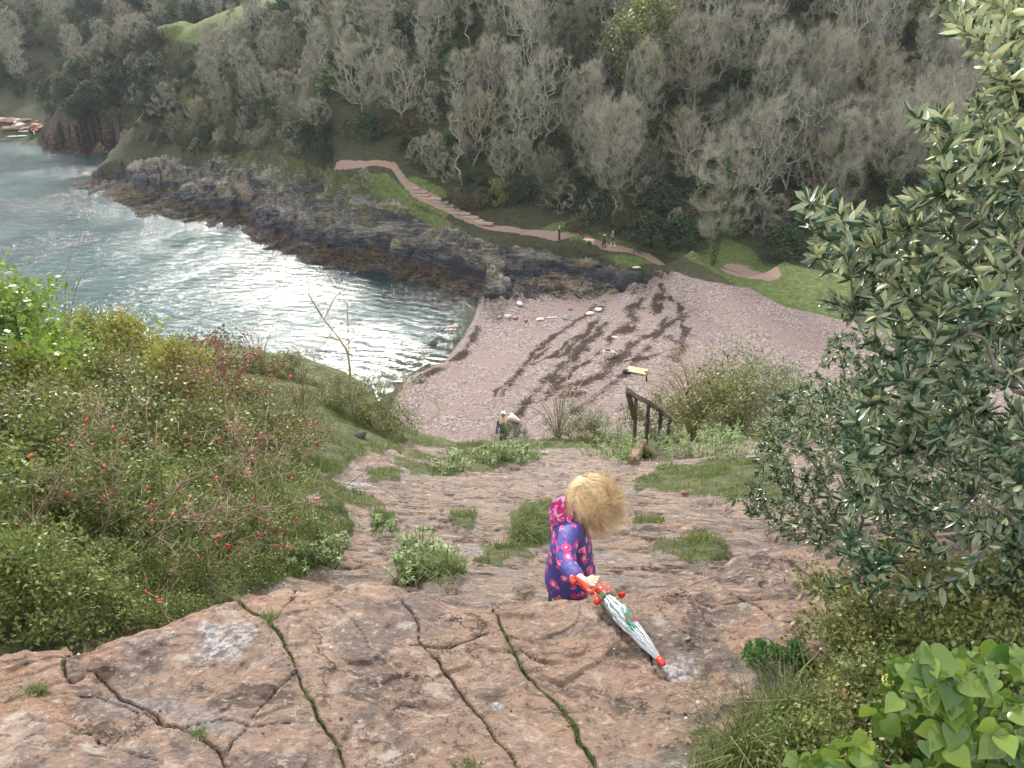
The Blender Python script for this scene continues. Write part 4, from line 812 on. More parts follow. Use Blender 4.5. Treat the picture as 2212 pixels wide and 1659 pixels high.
putb('gry', 1240, 965, .95, 'grey green bush in the gap between the beach and the handrail', y=14.2); putb('gry', 1290, 960, .7, 'small grey green bush nearest the handrail', y=14.4); putb('brm', 1265, 975, .6, 'dark low bramble under the grey green bush', y=13.8)
putb('jun', 1092, 950, .8, 'dark juniper hiding the lower half of a walker', y=19.0); putb('jun', 1125, 965, .5, 'low juniper beside the pale boulder', y=17.5); putb('jun', 1306, 925, 1.1, 'rounded dark green juniper behind the grey green bush', y=20)
putb('brm', 1600, 960, 1.6, 'bramble bush right of the tan stemmed bush', y=15.0); putb('gry', 1660, 955, 1.7, 'grey green bush in front of the holm oak', y=14.0); putb('brm', 1530, 975, 1.2, 'green bramble at the foot of the tan stemmed bush', y=14.6); putb('twg', 1640, 900, 2.3, 'tangle of brown stems above the brambles right of the rail', y=19); putb('gry', 1590, 915, 2.4, 'bush of pale stems behind the brambles right of the rail', y=18); putb('brm', 1740, 900, 2.6, 'large bramble bush behind the holm oak at the beach edge', y=19); putb('gry', 1830, 900, 2.6, 'grey green bush at the beach edge behind the holm oak', y=20); putb('brm', 1420, 940, 1.3, 'bramble between the handrail and the beach', y=19.5)
# pale green spurges: upright stems with whorls of leaves
def spurge(name, n, h, rx, lm, Ls, Ws, per=26):
    t = thing(name, 'x', 'plant'); a = RG.random(n)*6.28; rb = rx*.5*np.sqrt(RG.random(n)); base = np.stack([np.cos(a)*rb, np.sin(a)*rb, np.full(n, -.05)], 1)
    top = base+np.stack([np.cos(a)*rx*.6*RG.random(n), np.sin(a)*rx*.6*RG.random(n), h*RG.uniform(.55, 1, n)], 1); V, F = segs(base, top, .004, .002, 4); mk('stems', V, F, BKN, t)
    f = np.clip(1-RG.random((n, per))**1.8*.75, 0, 1); c = (base[:, None]*(1-f[..., None])+top[:, None]*f[..., None]).reshape(-1, 3); m = len(c)
    D = rdir(m, .35); s = RG.uniform(.6, 1.2, m); V, F, k = leaves(c, D, np.tile([[0, 0, 1.]], (m, 1)), Ls*s, Ws*s, .1, .2); mk('foliage', V, F, lm, t, {'tint': np.repeat(np.clip(f.ravel()*.7+RG.random(m)*.4-.1, 0, 1), k)}); return t
B['spu'] = Placer(spurge('spurge_plant', 26, .5, .5, L_SPU, .06, .017)); B['spu2'] = Placer(spurge('leafy_weed', 22, .28, .26, L_SPU, .045, .016))
for px, py, s, lb in ((1290,985,.8,'pale spurge at the left of the handrail foot'),(1335,985,1.0,'pale spurge clump leaning against the first rail post'),(1350,1000,.6,'small bright spurge below the first rail post'),(1345,960,1.1,'tall spurge behind the first rail post'),(1400,968,.8,'spurge between the first and second rail posts'),
   (1470,985,.9,'spurge clump right of the bottom of the rail'),(1510,985,1.0,'yellow green spurge on the bank right of the steps'),(1550,990,1.0,'spurge in the middle of the bank beside the holm oak'),(1600,985,1.1,'tall spurge hard against the holm oak'),(1560,965,1.1,'spurge at the back of the bank, below the brambles'),(1440,1010,.5,'low spurge on the edge of the trodden earth')): putb('spu', px, py, s, lb)
for px, py, s, lb in ((925,1215,1.0,'fresh green leafy weed growing out of the hollow left of the child'),(890,1235,.8,'grassy weed at the lip of the rock ledge'),(960,1230,.7,'leafy weed nearest the child, beside a broken stone'),(975,1015,1.4,'clump of pale leafy weeds in the middle of the slope'),(1120,990,1.5,'weedy clump under the little bare shrub'),(1060,990,1.4,'weedy clump left of the little bare shrub'),
   (820,1145,.7,'small round cushion of leaves on the left of the slope'),(900,1180,.8,'bright weed tip above the grassy hollow'),(700,1200,.9,'weed at the left end of the rock ledge'),(640,1215,.9,'weed where the low thicket meets the ledge')): putb('spu2', px, py, s, lb)
putb('twg', 1085, 985, .5, 'little half bare shrub on the crest in front of the beach', y=None)
# the bare sapling
sp_ = thing('bare_sapling', 'slim leafless sapling rising over the water from the grassy brow', 'tree')
q0 = at_y(762, 885, 12.2); q0[2] = near_h(q0[0], 12.2); top = lambda a, b: at_y(a, b, 12.2)-q0
main = spline([(0, 0, -.1), top(760, 850), top(752, 770), top(735, 735), top(700, 690), top(672, 645), top(655, 615)], 5); Vs = [tube(main, np.linspace(.026, .004, len(main)), 6, False)]
for pl in ([(752,770),(750,700),(750,655)], [(735,735),(690,725),(640,722)], [(700,690),(720,650),(745,625)], [(762,840),(800,815),(830,790)], [(745,750),(775,715),(790,700)], [(718,712),(700,740),(670,760)]):
    p = spline([top(a, b)+np.array([0, RG.normal()*.1, 0]) for a, b in pl], 5); Vs.append(tube(p, np.linspace(.009, .0025, len(p)), 5, False))
V, F = join(Vs); m = 90; c = V[RG.integers(len(V)//4, len(V), m)]; V, F = join([(V, tri(F)), spikes(c, rdir(m, .8), RG.uniform(.08, .4, m), .004)]); mk('trunk', V, F, BKT, sp_); sp_.location = q0
# thin leafless bush left of the rail
def canes(name, label, cat, loc, n, h, spread, bkm, r0, leafmat=None, nl=0, Ls=.05, heads=0, arch=.3):
    t = thing(name, label, cat, loc); Vs = []; tips = []; pts = []
    for i in range(n):
        a = RG.random()*6.28; s = spread*RG.random()**.7; hh = h*RG.uniform(.55, 1); P = spline([(0, 0, -.1), (math.cos(a)*s*.25, math.sin(a)*s*.25, hh*.45), (math.cos(a+.2)*s*.7, math.sin(a+.2)*s*.7, hh*.85), (math.cos(a+.3)*s*(1+arch), math.sin(a+.3)*s*(1+arch), hh*(1-.25*arch))], 5)
        Vs.append(tube(P, np.linspace(r0, r0*.25, len(P)), 4, False)); tips.append(P[-1]); pts.append(P[5:])
    V, F = join(Vs); pts = np.concatenate(pts)
    m = n*14; c = pts[RG.integers(0, len(pts), m)]; V, F = join([(V, tri(F)), spikes(c, rdir(m, .9), RG.uniform(.1, .4, m)*h*.4, r0*.35)]); mk('stems', V, F, bkm, t)
    if nl: c = pts[RG.integers(0, len(pts), nl)]+RG.normal(size=(nl, 3))*.06; V, F, k = leaves(c, rdir(nl, .1), rdir(nl, 1.2), RG.uniform(.6, 1.2, nl)*Ls, RG.uniform(.3, .5, nl)*Ls); mk('foliage', V, F, leafmat, t, {'tint': np.repeat(RG.random(nl), k)})
    if heads:
        for q in range(heads):
            P = tips[q % len(tips)]; d = RG.normal(size=3)*.05; pp = spline([P, P+d+np.array([0, 0, .10]), P+2*d+np.array([.04, 0, .17])], 4); V, F = tube(pp, np.array([.010, .02, .022, .02, .016, .012, .009, .006, .003])[:len(pp)], 6); mk('seed_head', V, F, flat('dry_seed_heads', (.07, .035, .025)) if 'dry_seed_heads' not in bpy.data.materials else bpy.data.materials['dry_seed_heads'], t)
    return t
q = at_y(1490, 975, 16.5); q[2] = near_h(q[0], 16.5); canes('buddleia', 'tan stemmed butterfly bush with dark seed heads behind the handrail', 'bush', q, 90, 2.3+max(0, float(at_y(1490, 960, 16.5)[2]-q[2])), 1.5, BKT, .014, L_GRY, 420, .07, 14)
q = at_y(1205, 975, 14.5); q[2] = near_h(q[0], 14.5); canes('leafless_bush', 'leafless crooked branches spreading left of the grey green bush', 'bush', q, 16, 1.5, 1.4, BKT, .012, L_YEL, 30, .05, 0, .5)
q = at_y(650, 870, 11); q[2] = near_h(q[0], 11); canes('leafless_bush', 'thin bare stems between the haw covered bush and the sapling', 'bush', q, 14, 1.1, .9, BKN, .007, L_YEL, 60, .04, 0, .3)
q = at_y(560, 760, 13.5); q[2] = near_h(q[0], 13.5); canes('leafless_bush', 'wispy bare twigs standing against the bright water', 'bush', q, 9, 1.2, .5, BKN, .006, L_YEL, 20, .04)
q = at_y(110, 700, 9.5); q[2] = near_h(q[0], 9.5); canes('leafless_bush', 'bare twigs sticking out over the water above the ivy mounds', 'bush', q, 8, 2.2, 1.0, BKN, .007)
q = at_y(1640, 900, 20); q[2] = near_h(q[0], 20); canes('leafless_bush', 'grey brown leafless thicket at the beach edge left of the holm oak', 'bush', q, 70, 4.0, 3.0, BKN, .012)
# dog roses: arching canes with hips
hipV, hipF = ico(1, 2); hipV = hipV*np.array([.0075, .0075, .0125])*(1-.15*hipV[:, 2:3]); hipme = None
def rose(label, y0, lines, hips, seed, nt=160):
    global hipme
    t = thing('dog_rose', label, 'rose bush'); r = np.random.default_rng(seed); Vs = []; pool = []
    for pl, w in lines:
        P = spline([at_y(a, b, yy_) for a, b, yy_ in pl], 6); P = P+r.normal(size=P.shape)*.006; Vs.append(tube(P, np.linspace(w, w*.35, len(P)), 6, False)); pool.append(P)
    P = np.concatenate(pool)
    sub = []
    for _ in range(nt//3):
        a = P[r.integers(0, len(P))]; d = unit(r.normal(size=3)+np.array([.2, -.1, .5])); L = r.uniform(.15, .5); b = a+d*L*.5+r.normal(size=3)*.03; c = a+d*L+np.array([0, 0, -.05])+r.normal(size=3)*.04; q = spline([a, b, c], 4); Vs.append(tube(q, np.linspace(.0032, .0015, len(q)), 4, False)); sub.append(q)
    V, F = join(Vs); mk('canes', V, F, BKN, t, smooth=True)
    S = np.concatenate(sub); m = nt*4; c = S[r.integers(0, len(S), m)]; V, F = spikes(c, rdir(m, .3), r.uniform(.04, .22, m), .0016); mk('twigs', V, F, BKT, t)
    for i in range(hips):
        c = S[r.integers(0, len(S))] if i % 3 else P[r.integers(len(P)//3, len(P))]
        if hipme is None: o = mk('rose_hip', hipV, hipF, HIP, t, smooth=True); hipme = o.data
        else: o = link('rose_hip', hipme, t)
        o.location = c+r.normal(size=3)*.012+np.array([0, 0, .01]); o.rotation_euler = (r.normal()*.8, r.normal()*.8, 0); o.scale = (1,)*3 if i % 4 else (1.25,)*3
    return t
rose('dog rose with long arching cane and red hips over the low thicket', 3.6, [([(233,1268,3.5),(290,1200,3.5),(397,1124,3.55),(531,1094,3.6),(620,1092,3.6),(700,1075,3.7)], .008), ([(233,1268,3.5),(330,1170,3.6),(450,1060,3.7),(560,960,3.9),(680,880,4.1)], .006), ([(180,1262,3.3),(250,1262,3.2),(352,1296,3.0)], .010), ([(300,1300,3.4),(420,1190,3.6),(480,1060,3.8),(520,900,4.0)], .005), ([(400,1230,3.6),(520,1170,3.7),(640,1120,3.9)], .004), ([(531,1094,3.6),(590,1140,3.6),(610,1200,3.6)], .004), ([(300,1150,3.6),(400,1040,3.8),(540,990,4.0),(640,1010,4.1)], .005)], 58, 3, 210)
rose('dog rose with upright dark canes at the far left of the thicket', 3.8, [([(99,1268,3.5),(102,1094,3.6),(149,995,3.8),(213,921,4.0),(317,866,4.2)], .008), ([(0,1240,3.4),(40,1150,3.5),(110,1080,3.7),(260,1050,3.9)], .007), ([(0,1180,3.6),(100,1120,3.8),(230,1000,4.0),(330,960,4.2)], .005), ([(150,1260,3.5),(230,1130,3.7),(250,980,4.0),(300,900,4.2)], .006), ([(60,1290,3.4),(160,1180,3.6),(330,1090,3.8),(450,1080,3.9)], .005)], 40, 4, 180)
rose('small dog rose with a cluster of hips beside the turf', 6.2, [([(560,1080,6.4),(600,980,6.6),(660,930,6.8),(720,940,6.9)], .006), ([(540,1060,6.4),(560,960,6.7),(640,850,7.0)], .006), ([(600,1050,6.3),(680,960,6.6),(690,870,6.9)], .005)], 24, 5, 110)
# ---------------------------------------------------------------- holm oak, and other plants crowding the right side
def in_poly(poly, n, y0, y1, r, minz=None):
    P = []; a = np.array(poly); lo, hi = a.min(0), a.max(0)
    while len(P) < n:
        m = 4000; x = r.uniform(lo[0], hi[0], m); y = r.uniform(lo[1], hi[1], m); k = poly_sd(x, y, poly) > 3
        for u, v in zip(x[k], y[k]):
            q = at_y(u, v, r.uniform(y0, y1)); 
            if minz is None or q[2] > minz(q): P.append(q)
            if len(P) >= n: break
    return np.array(P)
r9 = np.random.default_rng(9)
def branchy(name, label, cat, root, P, lm, per, Ls, Ws, tr, bkm, pale=None, shape='lance', fold=.35, kk=.28, curl=.1, fr=.5, extra=None, seeds=None):
    root = np.array(root, float); t = thing(name, label, cat, root); N, par = colonize(root, P, kk, .07, seeds); N = N-root; r, ch = radii(par, tr, 2.2); i = np.arange(1, len(par))
    V, F = segs(N[par[i]], N[i], np.minimum(r[par[i]], r[i]*1.4), r[i], 6); mk('branches', V, F, bkm, t, smooth=True)
    thin = np.where(r < np.quantile(r, .90))[0]; thin = thin[thin > 0]; m = len(thin)*per; q = np.repeat(thin, per); f = RG.random((m, 1))*.9+.1; ax = unit(N[q]-N[par[q]]); c = N[par[q]]*(1-f)+N[q]*f
    D = unit(ax*.55+rdir(m, .10)+np.array([-.10, 0, .12])); up = unit(rdir(m, .8)); s = RG.uniform(.6, 1.2, m)
    # short leafy shoots end in rosettes
    V, F, k = heart(c+rdir(m)*.022, unit(rdir(m)*.75+np.array([-.15, -.35, -.65])), unit(rdir(m)*.38+np.array([-.1, -.75, .85])), Ls*s, Ws*s) if shape == 'ivy' else leaves(c, D, up, Ls*s, Ws*s*RG.uniform(.75, 1.15, m), fold, curl, LEAFSHAPE[shape], True)
    tt = RG.random(m)*.58
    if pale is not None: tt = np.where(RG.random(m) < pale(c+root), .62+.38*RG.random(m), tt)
    mk('leaves', V, F, lm, t, {'tint': np.repeat(tt, k)}, smooth=True)
    if extra: extra(t, N, par, r)
    return t
OAK = [(2230,-40),(2035,-20),(2012,20),(2060,70),(2125,105),(2062,140),(2120,195),(2075,235),(2000,232),(1958,255),(2025,320),(1975,375),(1945,430),(1890,450),(1860,470),(1780,425),(1700,420),(1695,445),(1765,520),(1725,550),(1760,590),(1850,590),(1800,630),(1738,645),(1830,690),(1900,710),(1865,790),(1850,880),(1800,940),(1830,1050),(1760,1110),(1740,1200),(1850,1215),(1900,1240),(1700,1285),(1740,1335),(1850,1350),(1730,1400),(1830,1420),(2000,1370),(2230,1380),(2330,1300),(2330,-40)]
def oak_pale(c): px, py = project(c); return np.clip(.84-.00098*py, .08, .80)  # paler towards the top: sky light on the pale undersides put into leaf tint
def acorns(t, N, par, r):
    V0, F0 = ico(1, 2); me = None
    for i in range(34):
        q = N[RG.integers(len(N)//4, len(N))]
        if me is None: o = mk('acorn', V0*np.array([.0085, .0085, .011]), F0, flat('unripe_acorn', (.30, .30, .18), .5, .15, 60), t, smooth=True); me = o.data
        else: o = link('acorn', me, t)
        o.location = q+RG.normal(size=3)*.012; o.rotation_euler = (RG.normal(), RG.normal(), 0)
rt = at_y(2330, 1560, 2.2); rt[2] = led_h(rt[0], rt[1])-.1
P = in_poly(OAK, 780, 1.75, 3.1, r9, lambda q: ledge_z(q[0], q[1])+.03); sd_ = [rt, at_y(2290, 1420, 2.3), at_y(2185, 1290, 2.4), at_y(2130, 1160, 2.45), at_y(2180, 900, 2.5), at_y(2230, 600, 2.5), at_y(2240, 250, 2.5)]
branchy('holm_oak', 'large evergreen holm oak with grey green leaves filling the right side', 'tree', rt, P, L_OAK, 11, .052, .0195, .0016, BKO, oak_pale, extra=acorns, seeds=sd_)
OAK2 = [(1650,880),(1700,835),(1780,810),(1900,850),(2100,900),(2212,900),(2212,1300),(1960,1250),(1800,1190),(1690,1165),(1640,1120),(1600,1110),(1575,1085),(1605,1050),(1625,990)]
rt = at_y(1900, 1230, 5.2); rt[2] = near_h(rt[0], rt[1])-.1
P = in_poly(OAK2, 640, 4.0, 6.0, r9, lambda q: near_base(np.array([q[0]]), np.array([q[1]]))[0]+.03)
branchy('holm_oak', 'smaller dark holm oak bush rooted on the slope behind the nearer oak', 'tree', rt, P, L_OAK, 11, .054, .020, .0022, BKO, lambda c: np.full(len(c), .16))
OAK3 = [(1800,700),(1900,720),(2212,700),(2212,1000),(1850,960),(1740,870),(1700,850),(1760,790)]
rt = at_y(2050, 1000, 8.5); rt[2] = near_h(rt[0], rt[1])-.1
branchy('holm_oak', 'far holm oak bush seen through the branches beside the beach grass', 'tree', rt, in_poly(OAK3, 260, 7.5, 9.5, r9), L_OAK, 10, .075, .034, .004, BKO, lambda c: np.full(len(c), .25))
# leafy undergrowth on the right end of the ledge
def putl(k, px, py, s, label, group=None, y=None):
    q = at_ledge(px, py); return B[k].put((q[0], q[1], led_h(q[0], q[1])-.03), rn.uniform(0, 6.2), s, label, group)
for px, py, s in ((1960,1440,.42),(2080,1420,.5),(2180,1420,.5),(1880,1490,.28),(1820,1560,.24),(1890,1570,.28),(1980,1530,.36),(1730,1590,.17),(1800,1640,.24),(2120,1560,.36),(1900,1680,.32),(1760,1720,.3),(1900,1410,.22),(1680,1650,.15),(2230,1500,.5)):
    putl(rn.choice(['pri', 'pri2', 'brm']), px, py, s, 'low leafy undergrowth plant on the ledge below the holm oak', 'undergrowth below the holm oak')
rt = at_ledge(1690, 1560); rt[2] = led_h(rt[0], rt[1])-.05
P = in_poly([(1600,1400),(1640,1375),(1690,1400),(1720,1380),(1750,1420),(1800,1480),(1760,1540),(1690,1560),(1660,1490),(1610,1470)], 90, 1.85, 2.0, r9, lambda q: ledge_z(q[0], q[1])+.02)
branchy('privet_seedling', 'upright privet seedling with neat paired leaves on the ledge edge', 'plant', rt, P, leafm('privet_pale_leaves', (.05, .12, .03), (.13, .22, .07), rough=.4, trans=.3), 5, .026, .0115, .0009, BKN, fold=.15)
IVP = [(1905,1480),(1930,1430),(1990,1400),(2060,1395),(2130,1380),(2212,1400),(2300,1500),(2300,1720),(1700,1720),(1690,1640),(1790,1620),(1900,1600),(1960,1620),(1890,1540)]
rt = at_y(2330, 1750, 1.35); rt[2] = led_h(rt[0], rt[1])
def flowers(t, N, par, r):
    me = None; m0 = flat('ivy_flower', (.42, .42, .12), .6, .25, 80)
    for (a, b) in ((2005,1440),(1985,1425),(2085,1468),(1955,1490),(1920,1470),(2120,1430),(1800,1650),(1840,1655),(2020,1610),(1985,1500),(1890,1625),(2190,1640)):
        p = at_y(a, b, 1.40)-np.array(t.location)
        if me is None:
            d = rdir(46); V, F = spikes(np.zeros((46, 3)), d, .013, .0009); V2, F2 = ico(.0032, 1); q = (d*.013)[:, None]+V2[None]; A = (q.reshape(-1, 3), ((np.arange(46)*len(V2))[:, None, None]+F2[None]).reshape(-1, 3)); V, F = join([(V, F), A]); o = mk('flower_head', V, F, m0, t); me = o.data
        else: o = link('flower_head', me, t)
        o.location = p
P = in_poly(IVP, 150, 1.15, 1.62, r9, lambda q: ledge_z(q[0], q[1])+.02)
branchy('ivy', 'mature ivy with broad heart shaped leaves and yellow flower heads, bottom right corner', 'ivy', rt, P, L_BIG, 4, .050, .045, .0020, BKN, None, 'ivy', .10, extra=flowers, curl=.22)
# ---------------------------------------------------------------- turf, moss and blades
GR = leafm('grass_blades', (.05, .09, .02), (.20, .25, .07), rough=.5, trans=.35, c3=(.36, .31, .15), n3=.86)
def blades(c, L, w, lean=.6):
    m = len(c); d = rdir(m, 0); d[:, 2] = 0; d = unit(d)*RG.uniform(.1, lean, (m, 1)); s = unit(np.cross(d, [0, 0, 1.]))*w
    up = np.array([0, 0, 1.]); L = np.broadcast_to(L, (m,))[:, None]; mid = c+up*L*.55+d*L*.35; tip = c+up*L*(1-.35*np.linalg.norm(d, axis=1, keepdims=True))+d*L*1.1
    V = np.stack([c-s, c+s, mid-s*.7, mid+s*.7, tip], 1).reshape(-1, 3); F = (np.arange(m)*5)[:, None, None]+np.array([[0, 1, 3], [0, 3, 2], [2, 3, 4]])[None]; return V, F.reshape(-1, 3)
def scatter(n, region, fn):
    out = []; x0, x1, y0, y1 = region
    while sum(map(len, out)) < n:
        y = y0*(y1/y0)**RG.random(60000); x = RG.uniform(x0, x1, 60000)*(y+1.6); z, g = fn(x, y); k = RG.random(60000) < g; out.append(np.stack([x[k], y[k], z[k]], 1))
    return np.concatenate(out)[:n]
def gn(x, y):
    z, g, s, p = near_surface(x, y); cl = vn(x*2.3, y*2.3, 300)*.7+vn(x*7, y*7, 301)*.5; return z, np.clip((g-.45)*2, 0, 1)*(cl > .58)*.9+(g > .3)*.03
P = scatter(76000, (-.72, .62, 3.0, 14.5), gn); hh = .035+.11*vn(P[:, 0]*1.3, P[:, 1]*1.3, 310)**2; V, F = blades(P, hh*RG.uniform(.5, 1.3, len(P)), .0022+.00016*P[:, 1:2], .8)
tag(mk('grass', V, F, GR, None, {'tint': np.repeat(np.clip(RG.random(len(P))*.6+.45*vn(P[:, 0]*2, P[:, 1]*2, 311), 0, 1), 5)}), 'short rough grass growing over the bank and between the rocks', 'grass', kind='stuff')
P = scatter(30000, (-.70, .62, 3.0, 14), lambda x, y: (lambda q: (q[0], (q[1] > .4)*(vn(x*1.7+4, y*1.7, 320) > .52)*.9))(near_surface(x, y)))
m = len(P); V, F, k = leaves(P+rdir(m)*.02, rdir(m, .2), rdir(m, 1.5), RG.uniform(.014, .034, m), RG.uniform(.008, .016, m))
tag(mk('ground_cover', V, F, L_PRI, None, {'tint': np.repeat(np.clip(RG.random(m)*.9, 0, 1), k)}), 'creeping small leaved ground cover and moss over the slope', 'ground cover', kind='stuff')
def gl(x, y):
    z, g, s, p = ledge_surface(x, y); px, py = project(np.stack([x, y, z], -1)); e = np.clip((px-1470)/260, 0, 1)*np.clip((py-1395)/60, 0, 1)*.35; return z, np.maximum((g > .35)*.8*(vn(x*4, y*4, 330) > .45), e*(vn(x*8, y*8, 331) > .5)*(x < 3))
P = scatter(9000, (-.62, .62, 1.0, 2.9), gl); V, F = blades(P, RG.uniform(.008, .032, len(P)), .0011, .9)
tag(mk('crevice_grass', V, F, GR, None, {'tint': np.repeat(RG.random(len(P)), 5)}), 'tiny grass and moss rooted in the cracks of the ledge', 'grass', kind='stuff')
def tuft(label, c, n, L, w, rad):
    c = np.array(c); a = rdir(n); P = np.stack([a[:, 0]*rad*RG.random(n), a[:, 1]*rad*RG.random(n), np.full(n, -.01)], 1); V, F = blades(P, RG.uniform(.4, 1, n)*L, w, 1.3)
    return tag(mk('grass_tuft', V, F, GR, None, {'tint': np.repeat(RG.random(n), 5)}, loc=c), label, 'grass tuft')
def ll(px, py): q = at_ledge(px, py); q[2] = led_h(q[0], q[1]); return q
tuft('spiky grass tuft with long blades at the bottom of the ledge, right', ll(1610, 1640), 420, .22, .0016, .12); tuft('long bladed grass at the lower right under the privet seedling', ll(1700, 1590), 300, .26, .0015, .12)
tuft('wispy grass tuft at the bottom edge right of centre', ll(1540, 1660), 260, .12, .0013, .10); tuft('small grass tuft in the crack at the far left', ll(70, 1478), 260, .045, .0012, .045); tuft('grass tuft where the ledge crack ends at the bottom edge', ll(1010, 1650), 220, .04, .0011, .06)
tuft('tiny tuft in the longest crack', ll(640, 1455), 160, .035, .001, .025); tuft('tiny tuft low in the longest crack', ll(668, 1510), 160, .035, .001, .022); tuft('tuft of turf at the upper fork of the crack', ll(585, 1335), 260, .035, .0011, .045); tuft('grass tuft in the lower left crack', ll(430, 1585), 200, .035, .001, .035); tuft('tuft near the bottom of the longest crack', ll(718, 1590), 220, .04, .001, .03)
for px, py, lb in ((1150,1130,'thick grass tuft just left of the child'),(1130,1160,'lower grass tuft left of the child'),(905,1240,'grass tuft behind the lip of the ledge'),(965,1235,'grass tuft beside the broken stone'),(1393,985,'grass tuft arching over the earth by the rail')): tuft(lb, at_g(px, py), 420, .22 if py < 1200 else .16, .003, .16)
# ---------------------------------------------------------------- people, animals and things
def skin(name, nodes, edges, mat, parent=None, sub=2, root=0, loc=None):
    """one continuous limb-and-trunk surface grown on a skeleton. nodes: (x, y, z, r) or (x, y, z, rx, ry)"""
    me = bpy.data.meshes.new(name); me.from_pydata([tuple(n[:3]) for n in nodes], edges, []); o = bpy.data.objects.new(name, me); COL.objects.link(o)
    md = o.modifiers.new('s', 'SKIN'); md.use_smooth_shade = True; lay = me.skin_vertices[0].data
    for i, n in enumerate(nodes): lay[i].radius = (n[3], n[4] if len(n) > 4 else n[3]); lay[i].use_root = (i == root)
    sb = o.modifiers.new('b', 'SUBSURF'); sb.levels = sub; sb.render_levels = sub
    bpy.context.view_layer.update(); dg = bpy.context.evaluated_depsgraph_get(); m2 = bpy.data.meshes.new_from_object(o.evaluated_get(dg)); m2.name = name
    for p in m2.polygons: p.use_smooth = True
    o.modifiers.clear(); o.data = m2; bpy.data.meshes.remove(me); m2.materials.clear(); m2.materials.append(mat)
    if parent: o.parent = parent
    if loc is not None: o.location = loc
    return o
def ell(name, c, r, mat, parent, sub=3, rot=None):
    V, F = ico(1, sub); V = V*np.array(r)
    if rot is not None: V = V@np.array(rot).T
    return mk(name, V+np.array(c), F, mat, parent, smooth=True)
def cl(name, c, **k):
    return bpy.data.materials.get(name) or flat(name, c, **k)
SKINM = cl('skin', (.62, .36, .26), rough=.55, var=.05, scale=8); 
def person(label, loc, rz, h, shirt, legs, hair, stride=.18, armL=(.1, -.2), armR=(.1, .2), short_s=False, shorts=False, shoe=(.05, .05, .06), hood=None, hat=None, extra=None, handsup=False, hairlen=.0, lean=0):
    """faces +x. armL/armR: (forward swing of the elbow, of the hand) or 'up'/'out'"""
    t = thing('person', label, 'person', loc, rz); k = h/1.75*1.08; s = stride
    J = {'pel': (0, 0, .93, .115, .14), 'wst': (.0+lean*.3, 0, 1.1, .10, .125), 'che': (.01+lean*.6, 0, 1.32, .115, .155), 'nek': (.01+lean*.9, 0, 1.49, .05, .05), 'hd1': (.025+lean, 0, 1.60, .082, .075), 'hd2': (.02+lean, 0, 1.68, .085, .075)}
    for sd, q in ((1, armL), (-1, armR)):
        L = 'L' if sd > 0 else 'R'; cx = lean*.7
        J['sh'+L] = (cx, .17*sd, 1.42, .052)
        if q == 'up': J['el'+L] = (.12+cx, .33*sd, 1.52, .042); J['wr'+L] = (.06+cx, .14*sd, 1.70, .032); J['ha'+L] = (.04+cx, .10*sd, 1.74, .036)
        elif q == 'out': J['el'+L] = (.20+cx, .22*sd, 1.22, .042); J['wr'+L] = (.42+cx, .25*sd, 1.06, .032); J['ha'+L] = (.49+cx, .26*sd, 1.01, .036)
        elif q == 'cup': J['el'+L] = (-.02+cx, .23*sd, 1.16, .042); J['wr'+L] = (.20+cx, .18*sd, 1.24, .032); J['ha'+L] = (.25+cx, .16*sd, 1.26, .038)
        else: J['el'+L] = (q[0]+cx, .22*sd, 1.14, .042); J['wr'+L] = (q[1]+cx, .23*sd, .90, .032); J['ha'+L] = (q[1]*1.15+cx, .23*sd, .82, .038)
        f = s if sd > 0 else -s
        J['hi'+L] = (0, .085*sd, .88, .09); J['kn'+L] = (f*.5+.02, .09*sd, .49, .062); J['an'+L] = (f-.03, .09*sd, .09, .040); J['to'+L] = (f+.12, .10*sd, .035, .034)
    names = list(J); nd = [tuple(v*k for v in J[n]) for n in names]; ix = names.index
    def E(*c): return [(ix(a), ix(b)) for a, b in zip(c, c[1:])]
    ed = E('pel', 'wst', 'che', 'nek', 'hd1', 'hd2')
    for L in 'LR': ed += E('che', 'sh'+L, 'el'+L, 'wr'+L, 'ha'+L)+E('pel', 'hi'+L, 'kn'+L, 'an'+L, 'to'+L)
    skin('body', nd, ed, SKINM, t, 2)
    def part(nm, chains, g, mat):
        u = []; 
        for c in chains:
            for a in c:
                if a not in u: u.append(a)
        n2 = [nd[ix(a)][:3]+tuple(v+g*k for v in nd[ix(a)][3:]) for a in u]; e2 = []
        for c in chains: e2 += [(u.index(a), u.index(b)) for a, b in zip(c, c[1:]) if (u.index(a), u.index(b)) not in e2]
        skin(nm, n2, e2, mat, t, 2)
    part('jacket' if hood else 'shirt', [['pel', 'wst', 'che']]+[['che', 'sh'+L, 'el'+L]+([] if short_s else ['wr'+L]) for L in 'LR'], .018, shirt)
    part('shorts' if shorts else 'trousers', [['wst', 'pel']]+[['pel', 'hi'+L, 'kn'+L]+([] if shorts else ['an'+L]) for L in 'LR'], .014, legs)
    for L in 'LR':
        a, b = nd[ix('an'+L)], nd[ix('to'+L)]; V, F = tube([(a[0]-.05*k, a[1], .05*k), (a[0]+.03, a[1], .055*k), (b[0], b[1], .045*k), (b[0]+.05*k, b[1], .04*k)], [.035*k, .048*k, .042*k, .02*k], 8); mk('shoe', V, F, cl('shoe_%d' % int(shoe[0]*100), shoe), t, smooth=True)
    hc = np.array(nd[ix('hd2')][:3])
    if hat: ell('hat', hc+np.array([0, 0, .04*k]), (.11*k, .10*k, .075*k), hat, t)
    ell('hair', hc+np.array([-.022*k, 0, .012*k-hairlen*.5]), (.098*k, .094*k, (.10+hairlen*.6)*k), hair, t)
    ell('nose', hc+np.array([.088*k, 0, -.05*k]), (.018*k, .012*k, .018*k), SKINM, t, 1)
